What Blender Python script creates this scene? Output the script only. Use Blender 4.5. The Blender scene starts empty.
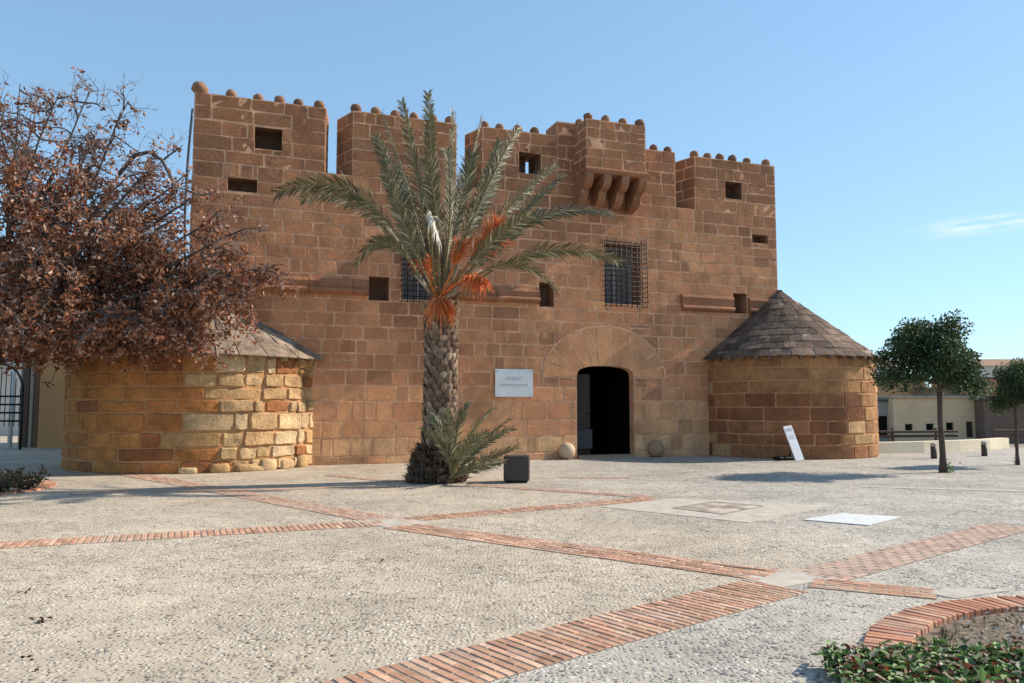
import bpy, math, random
from mathutils import Vector, Matrix, noise
from mathutils.geometry import tessellate_polygon
R = math.radians
SC = bpy.context.scene
COL = SC.collection

# ------------------------------------------------------------------ camera, sky, sun, exposure
FPX, CX, CY, HOR, CAMH = 790.0, 512.0, 341.5, 405.0, 1.6
PITCH = math.atan((HOR - CY) / FPX)
cam = bpy.data.cameras.new("camera"); camo = bpy.data.objects.new("camera", cam); COL.objects.link(camo)
camo.location = (0, 0, CAMH); camo.rotation_euler = (R(90) + PITCH, 0, 0)
cam.sensor_width = 36; cam.lens = 36 * FPX / 1024; cam.clip_end = 3000; cam.clip_start = 0.05
SC.camera = camo
SUN_AZ, SUN_EL = 107.0, 34.0            # azimuth counted from -Y (towards the viewer) round to +X
sdir = Vector((math.sin(R(SUN_AZ)) * math.cos(R(SUN_EL)), -math.cos(R(SUN_AZ)) * math.cos(R(SUN_EL)), math.sin(R(SUN_EL))))
w = bpy.data.worlds.new("World"); SC.world = w; w.use_nodes = True
wn, wl = w.node_tree.nodes, w.node_tree.links
bg = wn['Background']; sky = wn.new('ShaderNodeTexSky'); sky.sky_type = 'NISHITA'; sky.sun_disc = False
sky.sun_elevation = R(SUN_EL); sky.sun_rotation = math.atan2(sdir.x, sdir.y)
sky.air_density = 1.0; sky.dust_density = 0.15; sky.ozone_density = 1.5; sky.altitude = 100
bg.inputs['Strength'].default_value = 0.15
def W(t, **k):
    n = wn.new(t)
    for a, b in k.items(): setattr(n, a, b)
    return n
# thin cirrus: stretched noise over the sky directions, only in a small patch of the sky
tc = W('ShaderNodeTexCoord')
def cloud(az, el, wa, we, seed, amount):
    c = Vector((math.sin(R(az)) * math.cos(R(el)), math.cos(R(az)) * math.cos(R(el)), math.sin(R(el))))
    e1 = Vector((math.cos(R(az)), -math.sin(R(az)), 0)); e2 = e1.cross(c) * -1
    def dot(v, s):
        d = W('ShaderNodeVectorMath', operation='DOT_PRODUCT'); d.inputs[1].default_value = v
        wl.new(tc.outputs['Generated'], d.inputs[0])
        m = W('ShaderNodeMath', operation='DIVIDE'); m.inputs[1].default_value = s; wl.new(d.outputs['Value'], m.inputs[0])
        return m
    a = dot(e1, wa); b = dot(e2, we)
    cb = W('ShaderNodeCombineXYZ'); wl.new(a.outputs[0], cb.inputs[0]); wl.new(b.outputs[0], cb.inputs[1])
    nz = W('ShaderNodeTexNoise'); nz.inputs['Scale'].default_value = 1.3; nz.inputs['Detail'].default_value = 5
    mp = W('ShaderNodeMapping'); mp.inputs['Location'].default_value = (seed, seed * .7, 0); mp.inputs['Scale'].default_value = (1, 1.6, 1)
    wl.new(cb.outputs[0], mp.inputs[0]); wl.new(mp.outputs[0], nz.inputs['Vector'])
    ln = W('ShaderNodeVectorMath', operation='LENGTH'); wl.new(cb.outputs[0], ln.inputs[0])
    fo = W('ShaderNodeMapRange'); fo.inputs[1].default_value = 1.0; fo.inputs[2].default_value = 0.1
    wl.new(ln.outputs['Value'], fo.inputs[0])
    nr = W('ShaderNodeMapRange'); nr.inputs[1].default_value = .38; nr.inputs[2].default_value = .7; nr.inputs[4].default_value = amount
    wl.new(nz.outputs[0], nr.inputs[0])
    m = W('ShaderNodeMath', operation='MULTIPLY'); wl.new(fo.outputs[0], m.inputs[0]); wl.new(nr.outputs[0], m.inputs[1])
    return m
c1 = cloud(31.4, 11.2, .085, .014, 3.1, 1.0)
mixc = W('ShaderNodeMixRGB'); mixc.inputs[2].default_value = (4.4, 4.7, 4.9, 1)
gm = W('ShaderNodeGamma'); gm.inputs[1].default_value = .55; wl.new(sky.outputs[0], gm.inputs[0])
tint = W('ShaderNodeMixRGB', blend_type='MULTIPLY'); tint.inputs[0].default_value = 1; tint.inputs[2].default_value = (1.07, 1.45, 1.72, 1)
wl.new(gm.outputs[0], tint.inputs[1]); wl.new(tint.outputs[0], mixc.inputs[1]); wl.new(c1.outputs[0], mixc.inputs[0]); wl.new(mixc.outputs[0], bg.inputs[0])
sl = bpy.data.lights.new("sun", 'SUN'); sl.energy = 4.6; sl.angle = R(0.53); sl.color = (1.0, .90, .77)
so = bpy.data.objects.new("sun", sl); COL.objects.link(so)
so.rotation_euler = sdir.to_track_quat('Z', 'Y').to_euler(); so.location = (30, -10, 30)
vs = SC.view_settings; vs.view_transform = 'Standard'; vs.look = 'None'; vs.gamma = 1; vs.exposure = 0.6; vs.use_curve_mapping = False

# ------------------------------------------------------------------ helpers
def ray(px, py):
    a, b = (px - CX) / FPX, (CY - py) / FPX
    c, s = math.cos(PITCH), math.sin(PITCH)
    return Vector((a, c - b * s, s + b * c))
def G(px, py, z=0.0):                                   # a photograph point on a level surface
    d = ray(px, py); t = (z - CAMH) / d.z
    return Vector((d.x * t, d.y * t, z))
def AT(px, py, y):                                      # a photograph point at a known depth
    d = ray(px, py); t = y / d.y
    return Vector((d.x * t, y, CAMH + d.z * t))
FA = R(20.1); FU = Vector((math.cos(FA), math.sin(FA), 0)); FN = Vector((math.sin(FA), -math.cos(FA), 0))
P0 = G(605, 458)
def FW(px, py, w=0.0):                                  # a photograph point on the facade plane (pushed out by w)
    d = ray(px, py); o = Vector((0, 0, CAMH)); q = P0 + FN * w
    t = (q - o).dot(FN) / d.dot(FN)
    return o + d * t
LC = FW(188.3, 290); LC.z = 0; LC = LC - FN * (LC - P0).dot(FN)
def FUZ(px, py, w=0.0):
    p = FW(px, py, w) - LC
    return p.dot(FU), p.z
WID = FUZ(777.5, 280)[0]
def fpos(u, z, w): return LC + FU * u + FN * w + Vector((0, 0, z))

class MB:
    def __init__(s): s.v = []; s.f = []; s.m = []; s.c = []; s.sm = []
    def add(s, vs, fs, mat=0, col=(1, 1, 1), smooth=False):
        o = len(s.v); s.v.extend([tuple(p) for p in vs])
        for f in fs:
            s.f.append([i + o for i in f]); s.m.append(mat); s.c.append(col); s.sm.append(smooth)
    def box(s, c, d, rz=0, mat=0, col=(1, 1, 1), M=None, bev=0.0):
        hx, hy, hz = d[0] / 2, d[1] / 2, d[2] / 2
        if M is None: M = Matrix.Translation(Vector(c)) @ Matrix.Rotation(rz, 4, 'Z')
        if bev <= 0:
            vs = [M @ Vector((x * hx, y * hy, z * hz)) for z in (-1, 1) for x, y in ((-1, -1), (1, -1), (1, 1), (-1, 1))]
            s.add(vs, [(3, 2, 1, 0), (4, 5, 6, 7), (0, 1, 5, 4), (1, 2, 6, 5), (2, 3, 7, 6), (3, 0, 4, 7)], mat, col)
            return
        b = min(bev, hx * .45, hy * .45, hz * .45)
        vs, idx = [], {}
        for x in (-1, 1):
            for y in (-1, 1):
                for z in (-1, 1):
                    for k, (ax, ay, az) in enumerate(((hx, hy - b, hz - b), (hx - b, hy, hz - b), (hx - b, hy - b, hz))):
                        idx[(x, y, z, k)] = len(vs); vs.append(M @ Vector((x * ax, y * ay, z * az)))
        fs = []
        q = ((-1, -1), (1, -1), (1, 1), (-1, 1))
        for g in (-1, 1):
            for k in range(3):
                loop = []
                for a, b2 in q:
                    key = [0, 0, 0]; key[k] = g; key[(k + 1) % 3] = a; key[(k + 2) % 3] = b2
                    loop.append(idx[(key[0], key[1], key[2], k)])
                fs.append(loop if g > 0 else loop[::-1])
        for k in range(3):
            i, j = (k + 1) % 3, (k + 2) % 3
            for a in (-1, 1):
                for b2 in (-1, 1):
                    lo = [0, 0, 0]; hi = [0, 0, 0]
                    lo[i] = hi[i] = a; lo[j] = hi[j] = b2; lo[k] = -1; hi[k] = 1
                    f = [idx[(*lo, i)], idx[(*hi, i)], idx[(*hi, j)], idx[(*lo, j)]]
                    fs.append(f if a * b2 > 0 else f[::-1])
        for x in (-1, 1):
            for y in (-1, 1):
                for z in (-1, 1):
                    f = [idx[(x, y, z, 0)], idx[(x, y, z, 1)], idx[(x, y, z, 2)]]
                    fs.append(f if x * y * z > 0 else f[::-1])
        s.add(vs, fs, mat, col)
    def tube(s, pts, rad, n=6, mat=0, col=(1, 1, 1), cap=True):
        pts = [Vector(p) for p in pts]; k = len(pts)
        if not hasattr(rad, '__len__'): rad = [rad] * k
        vs, fs = [], []; pa = None
        for i in range(k):
            t = (pts[min(i + 1, k - 1)] - pts[max(i - 1, 0)])
            t = t.normalized() if t.length > 1e-9 else Vector((0, 0, 1))
            if pa is None: pa = t.orthogonal().normalized()
            pa = pa - t * pa.dot(t)
            pa = pa.normalized() if pa.length > 1e-6 else t.orthogonal().normalized()
            pb = t.cross(pa)
            for j in range(n):
                a = 2 * math.pi * j / n
                vs.append(pts[i] + (pa * math.cos(a) + pb * math.sin(a)) * rad[i])
        for i in range(k - 1):
            for j in range(n):
                fs.append((i * n + j, i * n + (j + 1) % n, (i + 1) * n + (j + 1) % n, (i + 1) * n + j))
        if cap and n > 2: fs.append(tuple(range(n - 1, -1, -1))); fs.append(tuple(range((k - 1) * n, k * n)))
        s.add(vs, fs, mat, col, True)
    def ball(s, c, r, nu=14, nv=8, mat=0, col=(1, 1, 1), jit=0.0, sq=1.0):
        vs, fs = [], []; c = Vector(c)
        for i in range(nv + 1):
            th = math.pi * i / nv
            for j in range(nu):
                a = 2 * math.pi * j / nu
                d = Vector((math.sin(th) * math.cos(a), math.sin(th) * math.sin(a), math.cos(th) * sq))
                vs.append(c + d * r * (1 + jit * noise.noise(d * 1.7 + c * 3)))
        for i in range(nv):
            for j in range(nu):
                fs.append((i * nu + j, (i + 1) * nu + j, (i + 1) * nu + (j + 1) % nu, i * nu + (j + 1) % nu))
        s.add(vs, fs, mat, col, True)
    def build(s, name, mats, parent=None, origin=None):
        me = bpy.data.meshes.new(name)
        o0 = Vector(origin) if origin is not None else Vector((0, 0, 0))
        me.from_pydata([Vector(p) - o0 for p in s.v], [], s.f)
        if not isinstance(mats, (list, tuple)): mats = [mats]
        for m in mats: me.materials.append(m)
        me.polygons.foreach_set('material_index', s.m)
        me.polygons.foreach_set('use_smooth', s.sm)
        at = me.color_attributes.new('Col', 'FLOAT_COLOR', 'CORNER')
        buf = []
        for p, c in zip(me.polygons, s.c): buf.extend((c[0], c[1], c[2], 1.0) * p.loop_total)
        at.data.foreach_set('color', buf)
        me.validate(); me.update()
        o = bpy.data.objects.new(name, me); COL.objects.link(o)
        if parent is not None:
            o.parent = parent
            pw = root_pos(parent)
            o.location = o0 - pw
        else: o.location = o0
        return o
def root_pos(p):
    v = Vector((0, 0, 0))
    while p is not None: v += Vector(p.location); p = p.parent
    return v
def tag(o, label, cat, group=None):
    o['label'] = label; o['category'] = cat
    if group: o['group'] = group
    return o
def thing(name, label, cat, loc, group=None):
    o = bpy.data.objects.new(name, None); COL.objects.link(o); o.location = loc; o.empty_display_size = .3
    return tag(o, label, cat, group)
def struct(o, kind='structure'): o['kind'] = kind; return o
def mixcol(a, b, t): return tuple(a[i] * (1 - t) + b[i] * t for i in range(3))
def jit(c, r, a=.15):
    k = 1 + r.uniform(-a, a); return tuple(max(0, min(1, x * k * (1 + r.uniform(-a, a) * .12))) for x in c)

# ------------------------------------------------------------------ materials
def nmat(name):
    m = bpy.data.materials.new(name); m.use_nodes = True
    nt = m.node_tree; b = nt.nodes['Principled BSDF']
    b.inputs['Roughness'].default_value = .9
    b.inputs['Specular IOR Level'].default_value = .25
    return m, nt, b
def N(nt, t, **k):
    n = nt.nodes.new(t)
    for a, b in k.items(): setattr(n, a, b)
    return n
def noise_n(nt, vec, scale, detail=4, rough=.55):
    n = N(nt, 'ShaderNodeTexNoise'); n.inputs['Scale'].default_value = scale
    n.inputs['Detail'].default_value = detail; n.inputs['Roughness'].default_value = rough
    nt.links.new(vec, n.inputs['Vector']); return n.outputs[0]
def rng_n(nt, v, a, b, c, d):
    n = N(nt, 'ShaderNodeMapRange')
    for i, x in enumerate((a, b, c, d)): n.inputs[i + 1].default_value = x
    nt.links.new(v, n.inputs[0]); return n.outputs[0]
def mul_n(nt, a, b, op='MULTIPLY'):
    n = N(nt, 'ShaderNodeMath', operation=op); nt.links.new(a, n.inputs[0])
    if isinstance(b, (int, float)): n.inputs[1].default_value = b
    else: nt.links.new(b, n.inputs[1])
    return n.outputs[0]
def mix_n(nt, f, a, b, blend='MIX'):
    n = N(nt, 'ShaderNodeMixRGB', blend_type=blend)
    for i, x in ((0, f), (1, a), (2, b)):
        if isinstance(x, (int, float)): n.inputs[i].default_value = x
        elif isinstance(x, tuple): n.inputs[i].default_value = (*x, 1)
        else: nt.links.new(x, n.inputs[i])
    return n.outputs[0]
def vcol_mat(name, var=.35, s1=3.0, s2=22.0, bump=.5, bd=.03, stain=None, rough=.92, spec=.2, stain_amt=.6, pits=False, smear=None, smear_lo=.55, streak=0):
    """surface whose own colour comes from the mesh attribute, broken up by weathering noise and a bump"""
    m, nt, b = nmat(name)
    at = N(nt, 'ShaderNodeAttribute'); at.attribute_name = 'Col'
    geo = N(nt, 'ShaderNodeNewGeometry'); vec = geo.outputs['Position']
    n1 = noise_n(nt, vec, s1, 5); n2 = noise_n(nt, vec, s2, 6, .65)
    v1 = rng_n(nt, n1, .3, .7, 1 - var, 1 + var); v2 = rng_n(nt, n2, .3, .7, 1 - var * .8, 1 + var * .8)
    vv = mul_n(nt, v1, v2)
    c = mix_n(nt, 1.0, at.outputs['Color'], vv, 'MULTIPLY')
    if stain:
        n3 = noise_n(nt, vec, .9, 6, .7)
        c = mix_n(nt, rng_n(nt, n3, .52, .72, 0, stain_amt), c, stain)
    if smear:                                               # lime wash and repointing spread over the stones in patches
        n4 = noise_n(nt, vec, 3.3, 8, .72)
        c = mix_n(nt, rng_n(nt, n4, smear_lo, smear_lo + .10, 0, .6), c, smear)
    if streak:                                              # old run-off marks, long and narrow downwards
        mp = N(nt, 'ShaderNodeMapping'); mp.inputs['Scale'].default_value = (2.6, 2.6, .28); nt.links.new(vec, mp.inputs[0])
        n5 = noise_n(nt, mp.outputs[0], 1.0, 6, .6)
        c = mix_n(nt, rng_n(nt, n5, .54, .72, 0, streak), c, (.10, .06, .042))
    nt.links.new(c, b.inputs['Base Color'])
    b.inputs['Roughness'].default_value = rough; b.inputs['Specular IOR Level'].default_value = spec
    h = n2
    if pits:
        vo = N(nt, 'ShaderNodeTexVoronoi'); vo.inputs['Scale'].default_value = 26; nt.links.new(vec, vo.inputs['Vector'])
        pm = rng_n(nt, vo.outputs['Distance'], .05, .4, -.5, 0)
        pn = rng_n(nt, noise_n(nt, vec, 2.3, 3), .5, .65, 0, 1)
        h = mul_n(nt, n2, mul_n(nt, pm, pn), 'ADD')
    if bump:
        bp = N(nt, 'ShaderNodeBump'); bp.inputs['Strength'].default_value = bump; bp.inputs['Distance'].default_value = bd
        nt.links.new(h, bp.inputs['Height']); nt.links.new(bp.outputs[0], b.inputs['Normal'])
    return m
def flat_mat(name, col, rough=.6, metal=0, var=.15, bump=.1, spec=.4, scale=9):
    m, nt, b = nmat(name)
    geo = N(nt, 'ShaderNodeNewGeometry'); n1 = noise_n(nt, geo.outputs['Position'], scale, 6)
    c = mix_n(nt, 1.0, col, rng_n(nt, n1, .3, .7, 1 - var, 1 + var), 'MULTIPLY')
    nt.links.new(c, b.inputs['Base Color']); b.inputs['Roughness'].default_value = rough
    b.inputs['Metallic'].default_value = metal; b.inputs['Specular IOR Level'].default_value = spec
    if bump:
        bp = N(nt, 'ShaderNodeBump'); bp.inputs['Strength'].default_value = bump; bp.inputs['Distance'].default_value = .01
        nt.links.new(noise_n(nt, geo.outputs['Position'], scale * 6, 4), bp.inputs['Height']); nt.links.new(bp.outputs[0], b.inputs['Normal'])
    return m
def leaf_mat(name, trans=.3, rough=.55, spec=.3):
    m, nt, b = nmat(name)
    at = N(nt, 'ShaderNodeAttribute'); at.attribute_name = 'Col'
    nt.links.new(at.outputs['Color'], b.inputs['Base Color'])
    b.inputs['Roughness'].default_value = rough; b.inputs['Specular IOR Level'].default_value = spec
    tr = N(nt, 'ShaderNodeBsdfTranslucent'); nt.links.new(at.outputs['Color'], tr.inputs[0])
    mx = N(nt, 'ShaderNodeMixShader'); mx.inputs[0].default_value = trans
    nt.links.new(b.outputs[0], mx.inputs[1]); nt.links.new(tr.outputs[0], mx.inputs[2])
    nt.links.new(mx.outputs[0], nt.nodes['Material Output'].inputs[0])
    return m
def pebble_mat(name, scale, pal, cement, cover, bump, pal2=None, cement2=None, zones=()):
    m, nt, b = nmat(name)
    geo = N(nt, 'ShaderNodeNewGeometry'); vec = geo.outputs['Position']
    wob = N(nt, 'ShaderNodeTexNoise'); wob.inputs['Scale'].default_value = 9; nt.links.new(vec, wob.inputs['Vector'])
    sc = N(nt, 'ShaderNodeVectorMath', operation='SCALE'); sc.inputs['Scale'].default_value = .05; nt.links.new(wob.outputs['Color'], sc.inputs[0])
    ad = N(nt, 'ShaderNodeVectorMath', operation='ADD'); nt.links.new(vec, ad.inputs[0]); nt.links.new(sc.outputs[0], ad.inputs[1])
    v1 = N(nt, 'ShaderNodeTexVoronoi'); v1.inputs['Scale'].default_value = scale; nt.links.new(ad.outputs[0], v1.inputs['Vector'])
    v2 = N(nt, 'ShaderNodeTexVoronoi', feature='DISTANCE_TO_EDGE'); v2.inputs['Scale'].default_value = scale; nt.links.new(ad.outputs[0], v2.inputs['Vector'])
    sp = N(nt, 'ShaderNodeSeparateColor'); nt.links.new(v1.outputs['Color'], sp.inputs[0])
    rp = N(nt, 'ShaderNodeValToRGB'); el = rp.color_ramp.elements
    while len(el) < len(pal): el.new(.5)
    for e, (p, c) in zip(el, pal): e.position = p; e.color = (*c, 1)
    nt.links.new(sp.outputs[0], rp.inputs[0])
    pcol, ccol = rp.outputs[0], cement
    if zones:                                               # older, greyer pebble fields
        g = None; wn_ = noise_n(nt, vec, .5, 4)
        sx = N(nt, 'ShaderNodeSeparateXYZ'); nt.links.new(vec, sx.inputs[0])
        for (p, q, soft) in zones:                          # grey on the right-hand side of the line p -> q
            d = (Vector(q) - Vector(p)).normalized(); nx, ny = d.y, -d.x
            v = mul_n(nt, mul_n(nt, sx.outputs[0], nx), mul_n(nt, sx.outputs[1], ny), 'ADD')
            v = mul_n(nt, v, mul_n(nt, rng_n(nt, wn_, .3, .7, -1, 1), soft * .8), 'ADD')
            off = p[0] * nx + p[1] * ny
            m_ = rng_n(nt, v, off - soft, off + soft, 0, 1)
            g = m_ if g is None else mul_n(nt, g, m_, 'MAXIMUM')
        rp2 = N(nt, 'ShaderNodeValToRGB'); el = rp2.color_ramp.elements
        while len(el) < len(pal2): el.new(.5)
        for e, (p, c) in zip(el, pal2): e.position = p; e.color = (*c, 1)
        nt.links.new(sp.outputs[0], rp2.inputs[0])
        pcol = mix_n(nt, g, pcol, rp2.outputs[0]); ccol = mix_n(nt, g, cement, cement2)
    # how much of a pebble the cement lets through varies over the ground
    big = noise_n(nt, vec, .55, 5, .6); mid = noise_n(nt, vec, 5, 4)
    cv = mul_n(nt, rng_n(nt, big, .3, .7, cover - .06, cover + .1), rng_n(nt, mid, .3, .7, -.05, .07), 'ADD')
    rel = mul_n(nt, v2.outputs['Distance'], cv, 'SUBTRACT')
    rel2 = mul_n(nt, rel, mul_n(nt, rng_n(nt, sp.outputs[1], 0, 1, -.14, .05), 1.0), 'ADD')
    mask = rng_n(nt, rel2, 0, .06, 0, 1)
    c = mix_n(nt, mask, ccol, pcol)
    c = mix_n(nt, 1.0, c, rng_n(nt, noise_n(nt, vec, .35, 6, .68), .3, .7, .76, 1.2), 'MULTIPLY')
    c = mix_n(nt, 1.0, c, rng_n(nt, noise_n(nt, vec, 2.2, 6, .7), .3, .7, .84, 1.14), 'MULTIPLY')
    c = mix_n(nt, 1.0, c, rng_n(nt, noise_n(nt, vec, 70, 3), .3, .7, .8, 1.18), 'MULTIPLY')
    nt.links.new(c, b.inputs['Base Color']); b.inputs['Roughness'].default_value = .85
    hh = mul_n(nt, rng_n(nt, rel2, 0, .3, 0, 1), mul_n(nt, noise_n(nt, vec, 60, 3), .25), 'ADD')
    bp = N(nt, 'ShaderNodeBump'); bp.inputs['Strength'].default_value = bump; bp.inputs['Distance'].default_value = .015
    nt.links.new(hh, bp.inputs['Height']); nt.links.new(bp.outputs[0], b.inputs['Normal'])
    return m

M = {}
M['stone'] = vcol_mat('sandstone', .17, 1.6, 13, .5, .035, (.24, .115, .06), stain_amt=.45, pits=True, smear=(.62, .36, .21), smear_lo=.585, streak=.3)
M['tower'] = vcol_mat('tower_sandstone', .26, 3.0, 16, .9, .045, (.17, .09, .05), stain_amt=.5, pits=True, smear=(.5, .28, .12), smear_lo=.6, streak=.4)
M['mortar'] = vcol_mat('lime_mortar', .22, 2.0, 30, .5, .02, (.40, .19, .095), stain_amt=.8, smear=(.46, .22, .115), smear_lo=.505)
M['slate'] = vcol_mat('roof_slab_stone', .4, 4, 20, .9, .04, (.075, .06, .05), stain_amt=.6, smear=(.32, .27, .22), smear_lo=.60)
M['brick'] = vcol_mat('fired_brick', .2, 6, 50, .3, .01, (.45, .36, .29), stain_amt=.75)
M['brick_worn'] = vcol_mat('worn_brick', .2, 6, 50, .3, .01, (.47, .37, .28), stain_amt=.9, smear=(.46, .35, .27), smear_lo=.44)
M['joint'] = flat_mat('sandy_joint', (.30, .235, .175), .95, 0, .3, .4, .1, 9)
M['pebble'] = pebble_mat('pebble_concrete', 24, [(0, (.17, .14, .11)), (.22, (.33, .27, .21)), (.5, (.45, .375, .29)), (.8, (.54, .465, .365)), (1, (.62, .55, .45))], (.48, .395, .295), .05, .65,
    [(0, (.12, .115, .11)), (.3, (.26, .24, .22)), (.6, (.38, .35, .31)), (.85, (.50, .46, .40)), (1, (.6, .56, .5))], (.43, .38, .31),
    [(G(900, 560), G(540, 478), 1.5), (G(400, 683), G(788, 585), .12)])
M['concrete'] = flat_mat('concrete', (.46, .41, .34), .9, 0, .18, .25, .2, 5)
M['earth'] = flat_mat('dry_soil', (.20, .155, .115), .95, 0, .5, .8, .1, 14)
M['terrain'] = flat_mat('dry_terrain', (.30, .25, .18), .95, 0, .3, .3, .1, .3)
M['bark'] = vcol_mat('bark', .35, 6, 40, .8, .02)
M['leaf'] = leaf_mat('leaf')
M['dryleaf'] = leaf_mat('dry_leaf', .2, .75, .15)
M['palmleaf'] = leaf_mat('palm_leaf', .2, .5, .35)
M['paint'] = vcol_mat('rendered_wall', .10, .8, 14, .2, .01)
M['iron'] = flat_mat('wrought_iron', (.02, .018, .018), .55, .6, .3, .2)
M['darkmetal'] = flat_mat('dark_metal', (.060, .044, .037), .6, 0, .2, .1)
M['white'] = flat_mat('white_panel', (.74, .72, .74), .4, 0, .05, .02, .5)
M['marble'] = flat_mat('marble', (.66, .68, .68), .3, 0, .09, .02, .5, 14)
M['steel'] = flat_mat('galvanised_plate', (.62, .62, .60), .6, 0, .12, .1, .5, 12)
M['letter'] = flat_mat('engraved_letters', (.34, .34, .35), .6, 0, .05, 0)
M['wood'] = flat_mat('dark_wood', (.045, .028, .02), .6, 0, .3, .2)
M['pane'] = flat_mat('window_glass', (.20, .17, .155), .5, 0, .3, 0, .1)
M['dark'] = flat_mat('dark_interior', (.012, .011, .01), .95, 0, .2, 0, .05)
M['cable'] = flat_mat('cable_sheath', (.03, .035, .045), .5, 0, .1, 0)

# ------------------------------------------------------------------ masonry
def sub_rect(r, h):
    a, b, c, d = r; x0, x1, z0, z1 = h
    if x1 <= a or x0 >= b or z1 <= c or z0 >= d: return [r]
    out = []
    if x0 > a: out.append((a, x0, c, d))
    if x1 < b: out.append((x1, b, c, d))
    m0, m1 = max(a, x0), min(b, x1)
    if z0 > c: out.append((m0, m1, c, z0))
    if z1 < d: out.append((m0, m1, z1, d))
    return out
def block(mb, pos, r, rng, col, proud=.007, rough=.004, joint=.03, nu=3, nz=2, bev=.018, mat=0, crook=.006, tilt=0.0, sink=-.015, soft=False):
    a, b, c, d = r
    a += joint * rng.uniform(.15, .62); b -= joint * rng.uniform(.15, .62); c += joint * rng.uniform(.15, .62); d -= joint * rng.uniform(.15, .62)
    if b - a < .05 or d - c < .05: return
    bu, bz = min(bev / (b - a), .3), min(bev / (d - c), .3)
    su = [0, bu] + [bu + (1 - 2 * bu) * i / nu for i in range(1, nu)] + [1 - bu, 1]
    sz = [0, bz] + [bz + (1 - 2 * bz) * i / nz for i in range(1, nz)] + [1 - bz, 1]
    cr = [[rng.uniform(-crook, crook) for _ in range(2)] for _ in range(4)]
    po = proud + rng.uniform(-.4, .6) * rough * 2; of = rng.uniform(0, 99)
    vs = []
    for z in sz:
        for u in su:
            ku = [(1 - u) * (1 - z), u * (1 - z), (1 - u) * z, u * z]
            uu = a + (b - a) * u + sum(k * q[0] for k, q in zip(ku, cr))
            zz = c + (d - c) * z + sum(k * q[1] for k, q in zip(ku, cr))
            uu += crook * .9 * noise.noise(Vector((uu * 6, zz * 6 + of, 3.3))); zz += crook * 1.1 * noise.noise(Vector((uu * 5 + of, zz * 6, 7.7)))
            edge = u in (0, 1) or z in (0, 1)
            if edge: ww = sink
            else:
                ww = po + rough * 1.6 * noise.noise(Vector((uu * 5 + of, zz * 5, of))) + tilt * (.5 - z)
            if not edge and (u in (su[1], su[-2])) and (z in (sz[1], sz[-2])):
                uu += (.5 - u) * bev * .7; zz += (.5 - z) * bev * .7
            vs.append(pos(uu, zz, ww))
    n = len(su); nzv = len(sz); fs = []; fe = []
    for i in range(nzv - 1):
        for k in range(n - 1):
            q = (i * n + k, i * n + k + 1, (i + 1) * n + k + 1, (i + 1) * n + k)
            (fe if i in (0, nzv - 2) or k in (0, n - 2) else fs).append(q)
    if soft: mb.add(vs, fs + fe, mat, col, True)
    else:
        mb.add(vs, fs, mat, col, True); mb.add(vs, fe, mat, col, False)
def courses(z0, z1, rng, h, first=(), wob=.16):
    zs = [z0]
    for f in first:
        if zs[-1] + f < z1 - .15: zs.append(zs[-1] + f)
    while zs[-1] < z1 - .15:
        zs.append(zs[-1] + h * rng.uniform(1 - wob, 1 + wob))
    k = (z1 - z0) / (zs[-1] - z0) if not first else None
    if k: zs = [z0 + (z - z0) * k for z in zs]
    zs[-1] = z1
    return zs
def masonry(mb, pos, u0, u1, zs, rng, colf, ln=(.45, 1.0), holes=(), mind=.06, relief=None, lnf=None, **kw):
    for z0, z1 in zip(zs, zs[1:]):
        u = u0 - rng.uniform(0, .5) * ln[0]
        while u < u1 - .02:
            L = rng.uniform(*ln) * (lnf(u) if lnf else 1)
            e = u + L
            if u1 - e < ln[0] * .5: e = u1
            rs = [(max(u, u0), min(e, u1), z0, z1)]
            x = rng.random()
            if x < .012: zm = z0 + (z1 - z0) * rng.uniform(.35, .65); rs = [(rs[0][0], rs[0][1], z0, zm), (rs[0][0], rs[0][1], zm, z1)]
            for h in holes: rs = [q for r in rs for q in sub_rect(r, h)]
            for r in rs:
                if r[1] - r[0] > mind and r[3] - r[2] > mind:
                    block(mb, pos, r, rng, colf((r[0] + r[1]) / 2, (z0 + z1) / 2), **(dict(kw, **relief((r[0] + r[1]) / 2)) if relief else kw))
            u = e
def slab(mb, pos, outer, holes, depth, mat=1, col=(.4, .3, .2), w0=0.0, back=True, hole_depth=None, hole_mat=None, hcol=None):
    """flat wall with real openings: front face, jambs of every opening, edges, back"""
    polys = [outer] + list(holes)
    loops = [[Vector((u, z, 0)) for u, z in p] for p in polys]
    tris = tessellate_polygon(loops)
    flat = [p for l in polys for p in l]
    def ori(t):
        (ax, ay), (bx, by), (cx, cy) = (flat[i] for i in t)
        return t if (bx - ax) * (cy - ay) - (by - ay) * (cx - ax) > 0 else (t[0], t[2], t[1])
    tris = [ori(t) for t in tris]
    mb.add([pos(u, z, w0) for u, z in flat], tris, mat, col)
    if back: mb.add([pos(u, z, w0 - depth) for u, z in flat], [t[::-1] for t in tris], mat, col)
    for k, p in enumerate(polys):
        n = len(p); dd = depth if (k == 0 or hole_depth is None) else hole_depth
        area = sum(p[i][0] * p[(i + 1) % n][1] - p[(i + 1) % n][0] * p[i][1] for i in range(n))
        vs = [pos(u, z, w0) for u, z in p] + [pos(u, z, w0 - dd) for u, z in p]
        fs = [(i, i + n, (i + 1) % n + n, (i + 1) % n) for i in range(n)]
        flip = (area > 0) == (k == 0)
        if k > 0: flip = area < 0 if False else (area < 0)
        if k == 0: flip = area < 0
        if k > 0: fs = [f[::-1] for f in fs] if area > 0 else fs
        elif flip: fs = [f[::-1] for f in fs]
        mb.add(vs, fs, hole_mat if (k > 0 and hole_mat is not None) else mat, hcol if (k > 0 and hcol) else col)
def rect(u0, u1, z0, z1): return [(u0, z0), (u1, z0), (u1, z1), (u0, z1)]

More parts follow.
